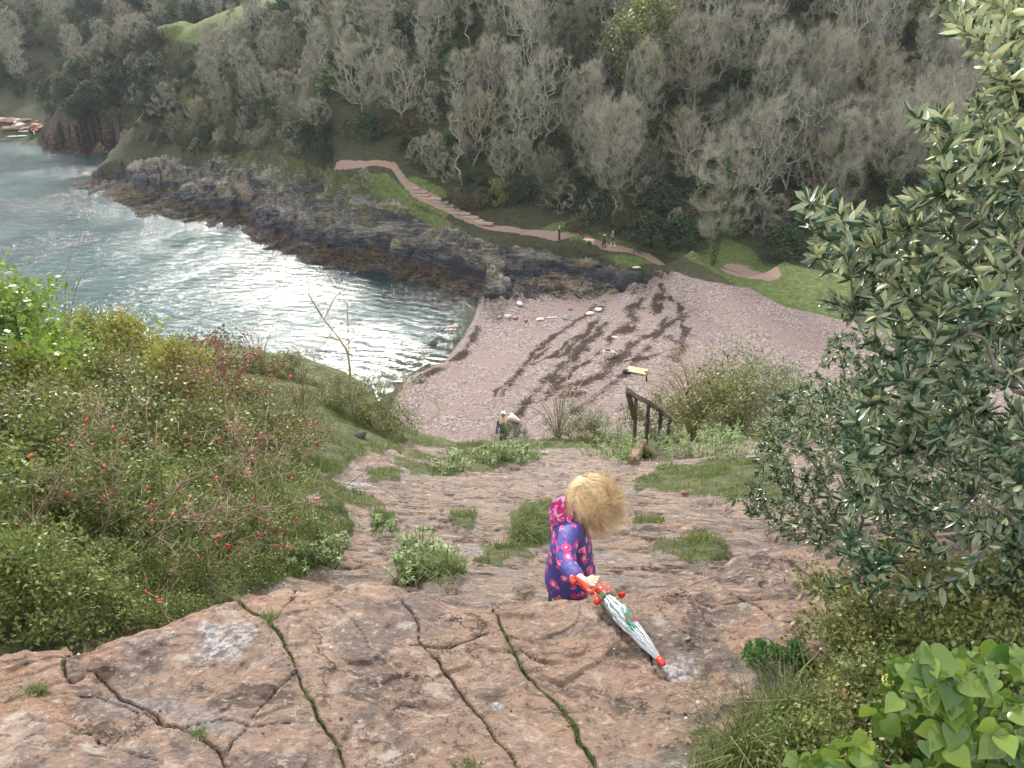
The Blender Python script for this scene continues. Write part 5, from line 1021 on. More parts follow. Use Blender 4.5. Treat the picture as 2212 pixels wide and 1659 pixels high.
    if hood: ell('hood', np.array(nd[ix('nek')][:3])+np.array([-.05*k, 0, .03*k]), (.10*k, .12*k, .055*k), hood, t)
    if extra: extra(t, nd, ix, k)
    return t
NAVY = cl('navy_cloth', (.012, .016, .035), var=.3); BLACK = cl('black_cloth', (.012, .013, .016), var=.3); BLUE = cl('blue_cloth', (.05, .13, .32)); GREYB = cl('slate_shorts', (.06, .075, .12)); BRN = cl('brown_hair', (.09, .05, .03)); GRYH = cl('grey_hair', (.22, .20, .18)); WHT = cl('white_cloth', (.8, .8, .78)); DKB = cl('dark_jacket', (.022, .028, .05)); REDC_ = cl('red_jacket', (.35, .03, .03)); PURP = cl('dark_purple_jacket', (.03, .02, .12))
def fp(px, py): q = on_far(px, py); return q
def cap_x(t, nd, ix, k): 
    V, F = tube([(.02, -.14*k, 1.70*k), (0, 0, 1.76*k), (.02, .16*k, 1.72*k)], [.02, .03, .02], 6); 
person('walker in black T-shirt and trousers, hands raised to the head, facing left on the path', fp(1208, 524), R(172), 1.74, BLACK, NAVY, GRYH, .07, armL='out', armR='up', short_s=True)
person('woman in dark navy jacket with pale scarf collar walking left on the path', fp(1304, 537), R(150), 1.62, DKB, BLACK, BRN, .16, hood=WHT, armL=(-.06, -.02), armR=(.05, .1))
person('man in blue T-shirt and grey shorts walking left on the path', fp(1323, 535), R(168), 1.78, BLUE, GREYB, BRN, .24, armL='cup', armR=(.03, .12), short_s=True, shorts=True, shoe=(.75, .75, .75))
q = at_y(1087, 905, 27.0); q[2] = near_h(q[0], 27.0); person('walker in dark purple jacket and white hat half hidden behind the juniper', q, R(80), 1.66, PURP, NAVY, GRYH, .1, hat=WHT)
person('tiny figure in dark clothes on the far beach', fp(66, 292), R(-60), 1.75, BLACK, BLACK, BRN, .12); person('tiny figure in red top on the far beach', fp(75, 292), R(-70), 1.68, REDC_, WHT, BRN, .1)
person('walker in blue jacket on the woodland steps high on the left', fp(615, 212), R(200), 1.72, BLUE, NAVY, BRN, .12)
def dog(label, loc, rz, L, coat, saddle=None, head_low=.0, harness=None):
    t = thing('dog', label, 'dog', loc, rz); k = L/.80; z = lambda v: v*k
    n = [(-.36, 0, .47, .085), (-.18, 0, .47, .10), (.04, 0, .47, .125), (.24, 0, .49, .115), (.38, 0, .56-head_low*.5, .072), (.47, 0, .60-head_low, .068), (.55, 0, .575-head_low*1.1, .042), (.63, 0, .55-head_low*1.2, .032),
         (-.46, 0, .50, .03), (-.56, 0, .44, .024), (-.64, 0, .36, .014)]
    ed = [(0, 1), (1, 2), (2, 3), (3, 4), (4, 5), (5, 6), (6, 7), (0, 8), (8, 9), (9, 10)]
    def leg(a, pts):
        p = a
        for q in pts: n.append(q); ed.append((p, len(n)-1)); p = len(n)-1
    leg(3, [(.25, .085, .36, .052), (.22+.06, .09, .20, .030), (.30, .09, .05, .024), (.35, .09, .022, .024)]); leg(3, [(.22, -.085, .36, .052), (.30, -.09, .25, .030), (.24, -.09, .12, .024), (.27, -.09, .09, .024)])
    leg(0, [(-.32, .085, .36, .066), (-.27, .09, .26, .040), (-.40, .09, .15, .026), (-.36, .09, .04, .024), (-.30, .09, .022, .026)]); leg(0, [(-.38, -.085, .36, .066), (-.34, -.09, .27, .040), (-.48, -.09, .16, .026), (-.47, -.09, .04, .024), (-.41, -.09, .022, .026)])
    skin('body', [(a*k, b*k, c*k, r*k) for a, b, c, r in n], ed, coat, t, 2, root=2)
    for s in (1, -1): V, F = tube([(.45*k, s*.055*k, (.655-head_low)*k), (.44*k, s*.085*k, (.61-head_low)*k), (.45*k, s*.09*k, (.555-head_low)*k)], [.02*k, .026*k, .012*k], 6); mk('ear', V, F, coat if not saddle else saddle, t, smooth=True)
    ell('nose', (.655*k, 0, (.555-head_low*1.2)*k), (.016*k,)*3, BLACK, t, 1)
    if saddle: skin('saddle_patch', [(-.37*k, 0, .49*k, .086*k), (-.18*k, 0, .49*k, .104*k), (.02*k, 0, .49*k, .128*k), (.12*k, 0, .50*k, .12*k)], [(0, 1), (1, 2), (2, 3)], saddle, t, 2)
    return t
GOLD = cl('golden_coat', (.62, .45, .27), rough=.85, scale=14); CREAM = cl('cream_coat', (.62, .56, .44), rough=.85, scale=14)
dog('golden dog with head down walking left on the path between the people', fp(1272, 531), R(170), .95, GOLD, None, .10)
dog('cream dog with dark saddle nosing in the seaweed on the beach', fp(1316, 772), R(-12), .92, CREAM, NAVY, .26)
# the child
def pt(px, py, y): return at_y(px, py, y)
ch = thing('person', 'small blond child in purple patterned jacket holding an umbrella behind the rock ledge', 'person')
fy = 2.80; gz = near_base(np.array([.2]), np.array([fy]))[0]
PV = pt(1230, 1300, fy); SPN = pt(1228, 1225, fy); CH = pt(1228, 1165, 2.81); NK = pt(1240, 1128, 2.83); H1 = pt(1264, 1105, 2.845); H2 = pt(1276, 1082, 2.85)
W_ = lambda p, *r: tuple(p)+tuple(r)
wr = pt(1258, 1257, 2.445); pm = pt(1279, 1257, 2.41)
nodes = [W_(PV, .085, .095), W_(SPN, .08, .09), W_(CH, .078, .10), W_(NK, .034), W_(H1, .066), W_(H2, .078),
         W_(pt(1232, 1146, 2.70), .038), W_(pt(1222, 1215, 2.575), .030), W_(wr, .021), W_(pm, .021, .014),
         W_(pt(1240, 1146, 2.93), .038), W_(pt(1262, 1205, 2.95), .030), W_(pt(1274, 1255, 2.88), .020), W_(pt(1278, 1272, 2.87), .022),
         W_(PV+np.array([0, -.055, -.05]), .065), (PV[0]+.02, fy-.055, (PV[2]+gz)/2+.0, .045), (PV[0], fy-.055, gz+.06, .032), (PV[0]+.09, fy-.055, gz+.03, .028),
         W_(PV+np.array([0, .055, -.05]), .065), (PV[0]+.03, fy+.055, (PV[2]+gz)/2+.0, .045), (PV[0]+.01, fy+.055, gz+.06, .032), (PV[0]+.10, fy+.055, gz+.03, .028)]
ed = [(0, 1), (1, 2), (2, 3), (3, 4), (4, 5), (2, 6), (6, 7), (7, 8), (8, 9), (2, 10), (10, 11), (11, 12), (12, 13), (0, 14), (14, 15), (15, 16), (16, 17), (0, 18), (18, 19), (19, 20), (20, 21)]
KS = cl('child_skin', (.66, .40, .30), rough=.5, var=.04, scale=10)
# four fingers of unequal length closed round the handle, and a thumb from the side of the palm
ax = unit(pm-wr); nrm = unit(np.array([.1, -.5, .8])); sdv = unit(np.cross(ax, nrm))
for i, (o_, ln) in enumerate(((-.018, .88), (-.006, 1.), (.006, .95), (.018, .78))):
    b0 = pm+ax*.010+sdv*o_; p1 = b0+ax*.018*ln+nrm*.006; p2 = p1+ax*.008*ln-nrm*.016*ln; p3 = p2-ax*.010*ln-nrm*.008; s = len(nodes)
    nodes += [W_(b0, .0078), W_(p1, .0074), W_(p2, .0066), W_(p3, .0058)]; ed += [(9, s), (s, s+1), (s+1, s+2), (s+2, s+3)]
s = len(nodes); b0 = wr*.45+pm*.55-sdv*.020; nodes += [W_(b0, .0085), W_(b0+ax*.018-sdv*.008-nrm*.004, .0075), W_(b0+ax*.030-nrm*.014, .0065)]; ed += [(9, s), (s, s+1), (s+1, s+2)]
skin('body', nodes, ed, KS, ch, 2)
jm = M('jacket_print'); p = jm.pos(); v = jm.vor(21, p, 'F1', 'Distance', .75); vc = jm.sep(jm.vor(21, p, 'F1', 'Color', .75)); dots = jm.vor(95, p)
wv = jm.mth('ADD', v, jm.mth('MULTIPLY', jm.noise(38, p, 3), .62)); mot = jm.mix(jm.step(jm.noise(60, p, 2), .47, .53), (.82, .25, .46), (.52, .03, .12)); mot = jm.mix(jm.step(vc[0], .5, .55), mot, jm.mix(jm.step(v, .2, .25), (.85, .48, .62), (.60, .06, .22)))
mot = jm.mix(jm.step(dots, .22, .16), mot, (.9, .85, .88)); jm.col(jm.mix(jm.step(wv, .76, .71), (.075, .07, .26), mot)); jm.rgh(.55); jm.bump(jm.noise(18, p, 4, .6, .8), .5, .02)
JM = jm.m; g = .016
jn = [W_(PV+np.array([-.004, 0, .012]), .118, .126), W_(SPN, .102, .116), W_(CH, .092, .118), W_(CH*.5+NK*.5, .068, .088)]+[W_(pt(1232, 1146, 2.70), .052), W_(pt(1224, 1180, 2.63), .047), W_(pt(1221, 1216, 2.575), .045), W_(pt(1238, 1238, 2.51), .039), W_(wr-ax*.012, .034), W_(pt(1240, 1146, 2.93), .052), W_(pt(1264, 1205, 2.95), .044), W_(pt(1274, 1250, 2.89), .034)]
skin('jacket', jn, [(0, 1), (1, 2), (2, 3), (2, 4), (4, 5), (5, 6), (6, 7), (7, 8), (2, 9), (9, 10), (10, 11)], JM, ch, 3)
skin('leggings', [W_(PV, .09, .10)]+[tuple(nodes[i][:3])+(nodes[i][3]+.008,) for i in (14, 15, 16, 18, 19, 20)], [(0, 1), (1, 2), (2, 3), (0, 4), (4, 5), (5, 6)], NAVY, ch, 2)
for sg in (-1, 1): V, F = tube([(PV[0]-.03, fy+.055*sg, gz+.04), (PV[0]+.03, fy+.055*sg, gz+.045), (PV[0]+.10, fy+.055*sg, gz+.035), (PV[0]+.13, fy+.055*sg, gz+.03)], [.03, .040, .036, .018], 8); mk('boot', V, F, cl('pink_boot', (.5, .05, .2)), ch, smooth=True)
def cup(c, axis, prof, n, name, mat, wav=0):
    axis = unit(np.array(axis, float)); X, Yv = frame(axis[None]); X, Yv = X[0], Yv[0]; V = []; m = len(prof)
    for j, (r, h) in enumerate(prof):
        for i in range(n):
            a = i*2*math.pi/n; rr_ = r*(1+wav*math.sin(3*a+j*.3)); V.append(np.array(c)+X*rr_*math.cos(a)+Yv*rr_*math.sin(a)*.8+axis*(h+wav*.05*math.cos(2*a)))
    i = np.arange(n); F = np.concatenate([np.stack([i+j*n, (i+1) % n+j*n, (i+1) % n+(j+1)*n, i+(j+1)*n], 1) for j in range(m-1)]); return mk(name, V, F, mat, ch, smooth=True)
hl_ = M('pink_hood_lining'); hl_.col(hl_.mix(hl_.step(hl_.noise(26), .49, .53), (.62, .04, .24), (.80, .60, .74))); HL = hl_.m; hcn = pt(1214, 1122, 2.80)
cup(hcn, (-.05, -.30, 1), [(.02, -.035), (.055, -.02), (.070, .012), (.062, .045), (.066, .072), (.060, .078)], 26, 'hood', JM, .06)
cup(hcn, (-.05, -.30, 1), [(.060, .078), (.052, .060), (.050, .03), (.030, .005), (.004, 0)], 26, 'hood_lining', HL, .06)
hm = M('blond_hair'); t_ = hm.attr('tint'); hm.col(hm.mix(t_, (.26, .15, .065), (.80, .60, .34))); hm.rgh(.5); HM = hm.m
hcen = H2+np.array([.004, 0, .004]); FD = unit(np.array([.80, .25, -.55]))
Vh, Fh = ico(1, 3); Vh = Vh*np.array([.096, .092, .094]); k_ = (Vh@FD) > .045; Vh[k_] *= .86; mk('hair_cap', Vh+hcen+np.array([-.006, 0, .008]), Fh, HM, ch, {'tint': np.full(len(Vh), .35)}, smooth=True)
ns = 11000; rh = np.random.default_rng(4); crown = unit(np.array([-.55, .35, .75])); u = unit(rh.normal(size=(ns*2, 3))); u = u[(u@FD < .70) & (u[:, 2] > -.6)][:ns]; ns = len(u)
fl = unit(u-crown*(u@crown)[:, None]+1e-3)+np.array([.30, -.04, -.30]); sw = np.array([.35, -.25, -.1]); fl = unit(fl+sw); lk = unit(rh.normal(size=(260, 3))); li_ = np.argmax(u@lk.T, 1); lkd = rh.normal(size=(260, 3))*.55; fl = fl+lkd[li_]; fl = unit(fl-u*np.maximum(0, (fl*u).sum(1, keepdims=True)-.03)+rh.normal(size=(ns, 3))*.10)
Ls = rh.uniform(.05, .15, ns)*(1+.45*np.clip(u@np.array([.7, -.2, -.6]), -.4, 1)); K = 6; Pp = [hcen+u*np.array([.100, .090, .092])*rh.uniform(.96, 1.04, (ns, 1))]; d = fl.copy()
for j in range(K-1):
    nx_ = Pp[-1]+d*(Ls/(K-1))[:, None]; rel = nx_-hcen; dist = np.linalg.norm(rel, axis=1, keepdims=True); mn = .094+.0045*j+.003+.006*np.abs(np.sin(li_*1.7))[:, None]; nx_ = np.where(dist < mn, hcen+rel/dist*mn, nx_); Pp.append(nx_)
    d = unit(d+np.array([0.02, 0, -.26])+rh.normal(size=(ns, 3))*.05+unit(rel)*.01)
Pp = np.stack(Pp, 1); out = unit(Pp-hcen); tan = unit(np.gradient(Pp, axis=1)); sdd = np.cross(tan, out); wd = np.linspace(.0013, .0002, K)[None, :, None]
V = np.stack([Pp-sdd*wd, Pp+sdd*wd], 2).reshape(-1, 3); b = np.arange(K-1)*2; f = np.stack([b, b+1, b+3, b+2], 1); F = (np.arange(ns)*K*2)[:, None, None]+f[None]
lock = rh.random(260)[li_]; tint = np.clip(.15+.6*lock+.3*rh.random(ns)-.25*np.exp(-((u-crown)**2).sum(1)*8), 0, 1)
mk('hair', V, F.reshape(-1, 4), HM, ch, {'tint': np.repeat(tint, K*2)})
fX = unit(np.cross(FD, [0, 0, 1.])); fU = np.cross(fX, FD)
for s in (-1, 1): ell('eye', H2+FD*.080+fX*.028*s+fU*.005, (.010, .010, .007), cl('eye_white', (.7, .7, .7)), ch, 2); ell('ear', H2+fX*.080*s-fU*.008, (.014, .008, .020), KS, ch, 2)
ell('nose', H2+FD*.088-fU*.016, (.010, .009, .010), KS, ch, 2); ell('mouth', H2+FD*.080-fU*.038, (.014, .016, .005), cl('lips', (.5, .15, .13)), ch, 2)
# the umbrella
um = thing('umbrella', 'folded clear child umbrella with red hooked handle lying on the rock ledge', 'umbrella')
RED = flat('glossy_red_plastic', (.62, .035, .012), .25, .05, 30, spec=.6)
A0 = ll(1303, 1305)+np.array([0, 0, .045]); B0 = ll(1424, 1422)+np.array([0, 0, .020]); axu = unit(B0-A0); LU = np.linalg.norm(B0-A0)
hk = [A0+np.array([0, 0, .0])+axu*.02, A0-axu*.03+np.array([0, 0, .004]), at_y(1277, 1280, 2.33), at_y(1258, 1260, 2.375), at_y(1243, 1250, 2.39), at_y(1236, 1247, 2.385), at_y(1237, 1254, 2.37), at_y(1242, 1259, 2.36)]
P = spline(hk, 6); V, F = tube(P, np.linspace(.0085, .0115, len(P)), 12); mk('handle', V, F, RED, um, smooth=True)
V, F = tube([B0-axu*.004, B0+axu*.010, B0+axu*.026, B0+axu*.030], [.0105, .011, .0085, .004], 12); mk('tip', V, F, RED, um, smooth=True); V, F = tube([A0, B0], .004, 8); mk('shaft', V, F, cl('steel', (.6, .6, .6), metal=1., rough=.3), um, smooth=True)
cm = M('clear_vinyl'); p = cm.pos(); vv = cm.vor(34, p, 'F1', 'Distance'); c_ = cm.sep(cm.vor(34, p, 'F1', 'Color')); lin = cm.attr('tint'); ring = cm.attr('ring'); cb = cm.n.new('ShaderNodeCombineXYZ'); cm.l.new(ring, cb.inputs[0]); cm.l.new(cm.mth('MULTIPLY', lin, 1.2), cb.inputs[1]); stn = cm.noise(9, cb.outputs[0], 4, .7); cc = cm.mix(cm.step(stn, .44, .60), (.10, .12, .13), (.80, .83, .87)); spot = cm.mix(cm.step(c_[0], .45, .5), (.26, .012, .035), (.02, .17, .08))
sel = cm.mth('MULTIPLY', cm.step(c_[1], .42, .46), cm.step(vv, .60, .5)); sel = cm.mth('MULTIPLY', sel, cm.step(lin, .80, .62)); cm.col(cm.mix(sel, cc, spot)); cm.rgh(.12); cm.b.inputs['Specular IOR Level'].default_value = .7
trn = cm.n.new('ShaderNodeBsdfTransparent'); msx = cm.n.new('ShaderNodeMixShader'); cm.l.new(cm.mth('MULTIPLY', cm.mth('SUBTRACT', 1., sel), .22), msx.inputs[0]); cm.l.new(cm.b.outputs[0], msx.inputs[1]); cm.l.new(trn.outputs[0], msx.inputs[2]); cm.l.new(msx.outputs[0], cm.n['Material Output'].inputs[0])
X_, Y_ = frame(axu[None]); X_, Y_ = X_[0], Y_[0]; nr, na = 46, 96; V = []; tn = []
for j in range(nr):
    t = j/(nr-1); r0 = np.interp(t, [0, .05, .14, .3, .5, .75, 1], [.020, .015, .022, .031, .028, .019, .007])
    for i in range(na):
        a = i*2*math.pi/na+.5*t; pl = abs(math.sin(a*4+.6*math.sin(6*t)))**.6; r_ = r0*(.66+.40*pl); V.append(A0+axu*LU*t+X_*r_*math.cos(a)+Y_*r_*math.sin(a)); tn.append((t, i/6.))
i = np.arange(na); F = np.concatenate([np.stack([i+j*na, (i+1) % na+j*na, (i+1) % na+(j+1)*na, i+(j+1)*na], 1) for j in range(nr-1)]); mk('canopy', V, F, cm.m, um, {'tint': np.array(tn)[:, 0], 'ring': np.array(tn)[:, 1]}, smooth=True)
for q in range(8):
    a = q*math.pi/4+.2; d = X_*math.cos(a)+Y_*math.sin(a); V, F = tube([A0+d*.014+axu*.03, A0+d*.030-axu*.002, A0+d*.030-axu*.030], [.0022, .0028, .002], 6); mk('rib_end', V, F, RED, um)
    V, F = tube([A0+d*.030*.93+axu*LU*.3, A0+d*.020+axu*LU*.75, A0+d*.008+axu*LU*.98], .0011, 5); mk('rib', V, F, WHT, um)
GRN = cl('green_tie', (.04, .24, .13), rough=.4)
V, F = tube([A0+axu*LU*.05+.0195*(X_*math.cos(a)+Y_*math.sin(a)) for a in np.linspace(0, 6.28, 17)], .004, 6, False); mk('tie', V, F, GRN, um, smooth=True)
for sg, px, py in ((1, 1342, 1296), (-1, 1289, 1313)):
    e = ll(px, py)+np.array([0, 0, .03]); V = []; 
    for j in range(5):
        for i in range(14):
            a = i*2*math.pi/14; r_ = [.002, .011, .015, .011, .003][j]; V.append(e+np.array([math.cos(a)*r_, (j-2)*.003, math.sin(a)*r_*(1+.2*math.sin(3*a))]))
    i = np.arange(14); F = np.concatenate([np.stack([i+j*14, (i+1) % 14+j*14, (i+1) % 14+(j+1)*14, i+(j+1)*14], 1) for j in range(4)]); mk('ruffle', V, F, RED if sg > 0 else RED, um, smooth=True)
# the handrail
WOOD = bark('weathered_post', (.035, .03, .028), (.13, .115, .10), 30); WOOD2 = bark('weathered_rail', (.06, .05, .035), (.20, .165, .12), 30)
def beam(a, b, w, h, roll=0):
    a = np.array(a, float); b = np.array(b, float); d = unit(b-a); s = unit(np.cross(d, [0, 0, 1.])) if abs(d[2]) < .95 else np.array([1., 0, 0]); u = np.cross(s, d)
    if roll: s, u = s*math.cos(roll)+u*math.sin(roll), u*math.cos(roll)-s*math.sin(roll)
    bm = bmesh.new(); vs = []
    for p in (a, b):
        for x, y in ((-1, -1), (1, -1), (1, 1), (-1, 1)): vs.append(bm.verts.new(p+s*x*w/2+u*y*h/2))
    for f in ((0, 1, 2, 3), (7, 6, 5, 4), (0, 4, 5, 1), (1, 5, 6, 2), (2, 6, 7, 3), (3, 7, 4, 0)): bm.faces.new([vs[k] for k in f])
    bmesh.ops.recalc_face_normals(bm, faces=bm.faces); bmesh.ops.bevel(bm, geom=list(bm.edges), offset=min(w, h)*.10, segments=1, affect='EDGES'); return bm
def bmo(name, bm, mat, parent=None):
    me = bpy.data.meshes.new(name); bm.to_mesh(me); bm.free(); me.materials.append(mat); return link(name, me, parent)
hr = thing('handrail', 'weathered wooden handrail on four posts going down the steps', 'handrail')
PS = [((1370, 972), 860, 12.9), ((1397, 950), 872, 15.2), ((1423, 969), 891, 16.6), ((1442, 968), 905, 18.6)]; tops = []
for (bx, by), ty, y in PS:
    b_ = at_y(bx, by, y); tp = at_y(bx+4, ty, y); b_[2] = min(b_[2], near_h(b_[0], y))-.15; bmo('post', beam(b_, tp, .066*y/12.9*.95, .07), WOOD, hr); tops.append(tp)
e0 = at_y(1354, 846, 12.2); d_ = tops[3]+unit(tops[3]-tops[2])*.35
pr = [e0]+tops+[d_]
for a, b in zip(pr, pr[1:]): bmo('rail', beam(a+np.array([0, 0, .03]), b+np.array([0, 0, .03]), .05, .09), WOOD2, hr)
bmo('brace', beam(e0+np.array([.02, -.02, 0]), at_y(1371, 905, 12.84), .10, .04, .4), WOOD2, hr)
sg = thing('sign', 'small white sign board hung on the last post of the handrail', 'sign'); q = [at_y(a, b, 18.7) for a, b in ((1452,912),(1460,914),(1449,937),(1449,921))]; V = np.array([v for v in q]+[v+np.array([.004, .025, 0]) for v in q]); mk('board', V, np.array([[0, 1, 2, 3], [7, 6, 5, 4], [0, 4, 5, 1], [1, 5, 6, 2], [2, 6, 7, 3], [3, 7, 4, 0]]), WHT, sg)
a = at_y(1457, 913, 18.66); bmo('bracket', beam(tops[3], a+np.array([.03, 0, 0]), .03, .04), BLACK, sg)
o = bmo('step_timber', beam(at_g(1364, 1003)+np.array([0, 0, .03]), at_g(1388, 968)+np.array([0, 0, .08]), .14, .20), bark('rotting_timber', (.10, .06, .04), (.26, .17, .11), 20)); tag(o, 'rotten timber edging at the foot of the first rail post', 'timber')
# stones
def stone(label, c, s, mat, seed, cat='rock', name='rock', sub=3, group=None, cut=.0):
    V, F = ico(1, sub); rs = np.random.default_rng(seed); 
    for _ in range(9): d = unit(rs.normal(size=3)); t = rs.uniform(.55, .85); e = V@d-t; V = V-np.outer(np.maximum(e, 0), d)
    V = V*(1+.05*fbm(V[:, 0]*4+seed, V[:, 1]*4+V[:, 2]*3, 3, seed)[:, None]); V = V*np.array(s); o = mk(name, V, F, mat, smooth=False, loc=c); o.rotation_euler = (0, 0, rs.uniform(0, 6)); return tag(o, label, cat, group)
ST = {k: flat('stone_'+k, c, .85, .3, 5, bump=.5) for k, c in (('pale', (.50, .45, .38)), ('grey', (.20, .20, .20)), ('dark', (.07, .06, .05)), ('brown', (.20, .12, .08)), ('red', (.30, .15, .11)))}
for j, (px, py, w, m_, lb) in enumerate(((1122,658,.55,'pale','pale upright slab of rock on the pebbles near the cliff foot'),(1080,687,.45,'grey','leftmost of the three flat slabs in a row on the pebbles'),(1098,686,.55,'pale','middle slab of the three in a row on the pebbles'),(1113,688,.42,'red','reddish slab at the right of the three in a row'),
   (1167,692,.45,'pale','pale flat stone left end of the white line on the beach'),(1222,689,.6,'grey','grey and white block right end of the white line on the beach'),(1136,697,.32,'dark','dark stone alone on the pebbles'),(1275,681,.5,'pale','white stone above the seaweed lines, lower of two'),(1293,671,.55,'pale','white stone above the seaweed lines, upper of two'),
   (1328,730,.36,'pale','cream stone between two strips of seaweed'),(1232,670,.3,'dark','small dark stone below the rocks'),(1375,585,.5,'pale','pale block where the rocks meet the beach head'),(1560,850,.3,'dark','dark stone among pebbles near the beach bushes'))):
    q = fp(px, py); stone(lb, q+np.array([0, 0, w*.12]), (w, w*.7, w*.32), ST[m_], 50+j)
q = at_z(937, 741, .05); stone('dark boulder standing in the shallow water off the beach', q, (.55, .45, .42), ST['dark'], 71, 'boulder', 'boulder'); q = at_z(948, 745, -.02); stone('low brown rock awash just right of the boulder in the water', at_z(975, 705, -.02), (.7, .5, .15), ST['brown'], 72)
q = on_far(1108, 914); stone('pale rounded boulder behind the low juniper', q+np.array([0, 0, .35]), (.60, .5, .40), ST['pale'], 73, 'boulder', 'boulder'); stone('dark boulder under the pale rounded one', q+np.array([.05, -.5, 0.0]), (.5, .4, .25), ST['dark'], 74, 'boulder', 'boulder')
rs = np.random.default_rng(8)
for j in range(46):
    px, py = rs.uniform(200, 345), rs.uniform(303, 330); q = at_z(px, py, .3); s = rs.uniform(.5, 1.5)*(1.9 if j == 0 else 1); stone('weedy boulder heaped at the water below the headland cave', q, (s, s*.8, s*.6), ST[['grey', 'dark', 'brown', 'dark'][j % 4]], 100+j, 'boulder', 'boulder', 2, 'boulders below the cave')
for j in range(14): px, py = rs.uniform(96, 200), rs.uniform(306, 320); q = at_z(px, py, .2); s = rs.uniform(.8, 2); stone('low dark rock at the seaward foot of the headland', q, (s*1.3, s, s*.5), ST['dark'], 160+j, group='rocks at the foot of the headland')
for j in range(26): px, py = rs.uniform(0, 92), rs.uniform(258, 283); q = fp(px, py); s = rs.uniform(.5, 1.6); stone('flat rock strewn at the back of the far beach', q, (s*1.8, s, s*.4), ST[['red', 'brown', 'pale', 'red'][j % 4]], 190+j, group='rocks of the far beach', sub=2)
# small stones and scraps on the slope and the ledge
for j, (px, py, w, m_, lb) in enumerate(((968,1228,.055,'brown','broken brown stone beside the weed in the hollow'),(1478,1068,.05,'red','flat rusty stone on the turf edge right of the child'),(1334,1037,.035,'brown','small dark brown lump on the rock above the child'),(780,945,.12,'dark','dark stone in the turf at the back of the slope'))): stone(lb, at_g(px, py)+np.array([0, 0, w*.4]), (w, w*.8, w*.6), ST[m_], 230+j, 'stone', 'stone', 2)
for j in range(26):
    px, py = ((1500+rs.normal()*60, 1545+rs.normal()*45) if j < 12 else (rs.uniform(60, 1600), rs.uniform(1340, 1640))); w = rs.uniform(.003, .008); stone('tiny dark pebble scattered on the ledge', ll(px, py)+np.array([0, 0, w*.4]), (w, w*.9, w*.7), ST[['dark', 'brown', 'pale'][j % 3]], 260+j, 'pebble', 'pebble', 2, 'tiny pebbles on the ledge')
# drift planks, boards and boats
pk = thing('pallet', 'pale broken wooden pallet lying on the seaweed', 'pallet', fp(1375, 802), R(-28)); PW_ = flat('driftwood', (.55, .42, .28), .85, .2, 6)
for j in range(5): bmo('plank', beam((-.9+.02*j, -.45+.22*j, .10), (.9-.12*(j % 3), -.45+.22*j, .12), .17, .025), PW_, pk)
for x in (-.6, .5): bmo('bearer', beam((x, -.55, .05), (x, .55, .05), .09, .07), PW_, pk)
stone('dark blue crumpled sack beside the broken pallet', fp(1354, 806)+np.array([0, 0, .1]), (.42, .3, .2), NAVY, 300, 'sack', 'sack')
a, b = fp(1345, 782), fp(1370, 777); tag(mk('stick', *tube([a+[0, 0, .08], (a+b)/2+[0, 0, .1], b+[0, 0, .08]], [.03, .035, .02], 6), PW_), 'long pale driftwood stick above the broken pallet', 'stick')
a, b = fp(1180, 688), fp(1205, 687); tag(mk('stick', *tube([a+[0, 0, .06], (a+b)/2+[0, 0, .07], b+[0, 0, .06]], [.05, .06, .04], 6), WHT), 'white pole lying between two stones on the beach', 'pole')
def kayak(label, px, py, rz, L):
    t = thing('kayak', label, 'boat', fp(px, py)+np.array([0, 0, .15]), rz); P = np.array([(-L/2, 0, .16), (-L*.4, 0, .05), (0, 0, 0), (L*.4, 0, .05), (L/2, 0, .16)]); V, F = tube(spline(P, 4), np.concatenate([np.linspace(.03, .30, 9), np.linspace(.29, .03, 8)]), 10); V[:, 2] = V[:, 2]*.55+.05; mk('hull', V, F, WHT, t, smooth=True); mk('seat', *tube([(-.4, 0, .19), (.3, 0, .19)], [.16, .16], 8), BLACK, t); return t
kayak('long white kayak at the water edge of the far beach', 38, 296, R(20), 4.6); kayak('small white kayak behind the two figures on the far beach', 52, 286, R(5), 2.8)
q = ll(1757, 1622); P = at_y(1752, 1558, q[1]+.05); st_ = thing('broken_branch', 'snapped brown branch stub poking up among the ivy', 'branch'); V, F = tube(spline([q-np.array([0, 0, .05]), (q+P)/2+np.array([.006, 0, 0]), P], 4), [.013, .0125, .012, .011, .010, .0095, .009, .010, .003], 9); mk('stub', V, F, bark('split_wood', (.10, .06, .03), (.36, .22, .11), 40), st_); mk('side_twig', *tube([(q+P)/2, (q+P)/2+np.array([-.05, -.01, .012])], [.004, .002], 6), BKN, st_)
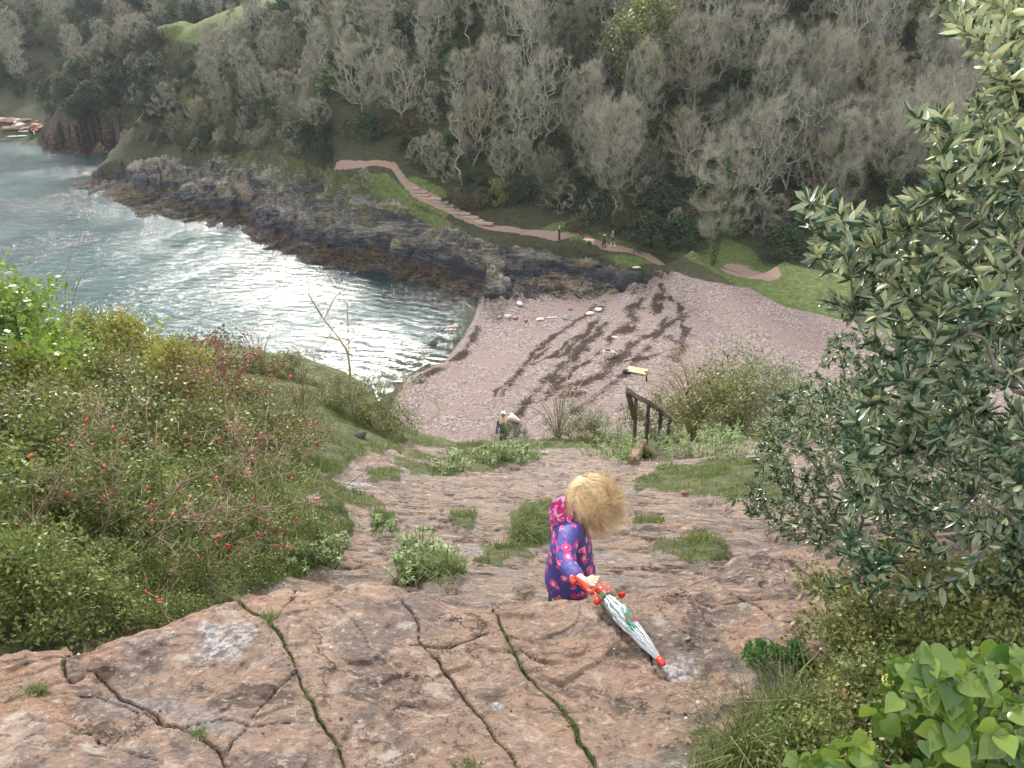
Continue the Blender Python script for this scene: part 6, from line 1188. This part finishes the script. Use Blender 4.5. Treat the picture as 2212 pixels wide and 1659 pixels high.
# fallen leaves and sticks on the ledge
for (a, b, lb) in (((1490,1372),(1478,1378),'curled pale green leaf on the rock right of the umbrella'),((1560,1520),(1590,1515),'dry brown leaf at the right of the ledge')):
    P = np.array([ll(*a)+[0, 0, .008]]); D = np.array([ll(*b)-ll(*a)]); V, F, k = leaves(P, D, np.array([[0, 0, 1.]]), .028, .014, .25, .1, LEAFSHAPE['oval'], True); tag(mk('fallen_leaf', V, F, L_GRY, None, {'tint': np.full(len(V), .7)}, smooth=True), lb, 'leaf')
# rock steps of the path
SR = flat('step_rock', (.33, .24, .19), .9, .3, 3, bump=.6); pa = PW[0]; sgp = np.concatenate([np.linspace(pa[i], pa[i+1], 30) for i in range(3, 7)]); zz_ = 8.6; j = 0
for p in sgp:
    if p[2] < zz_-.30:
        zz_ = p[2]; dd = unit(np.array([1.0, -.35, 0])); w_ = .95+.5*abs(math.sin(j*1.7)); h_ = far_h(p[0], p[1]); t_s = bmo('rock_step', beam(np.array([p[0], p[1], h_+.02])-dd*w_*.8, np.array([p[0], p[1], h_+.06])+dd*w_*.8, .55, .30, .1*math.sin(j)), SR); tag(t_s, 'broad rock step in the worn flight beside the wood', 'step', 'rock steps of the path'); j += 1
# timber steps in the wood
ws = thing('timber_steps', 'flight of timber edged steps climbing into the wood on the left', 'steps'); TB = bark('step_wood', (.10, .07, .05), (.25, .18, .13), 8)
a, b = fp(663, 288), fp(655, 266)
for j in range(7):
    f = j/6; c = a*(1-f)+b*f; c = c+np.array([0, 0, .12]); bmo('tread', beam(c-np.array([.75, 0, 0]), c+np.array([.75, 0, 0]), .28, .16), TB, ws)
# ---------------------------------------------------------------- the damp air over the cove
hzb = bpy.data.meshes.new('haze'); bm = bmesh.new(); bmesh.ops.create_cube(bm, size=1); bm.to_mesh(hzb); bm.free(); hz = link('haze', hzb); hz.scale = (1000, 500, 120); hz.location = (0, 235, 52)
hm_ = bpy.data.materials.new('haze_air'); hm_.use_nodes = True; nt = hm_.node_tree; nt.nodes.remove(nt.nodes['Principled BSDF']); pv = nt.nodes.new('ShaderNodeVolumePrincipled'); pv.inputs['Color'].default_value = (.86, .90, .96, 1); pv.inputs['Density'].default_value = .00015
nt.links.new(pv.outputs[0], nt.nodes['Material Output'].inputs['Volume']); hzb.materials.append(hm_); tag(hz, 'thin damp haze lying over the cove', 'haze', kind='stuff')
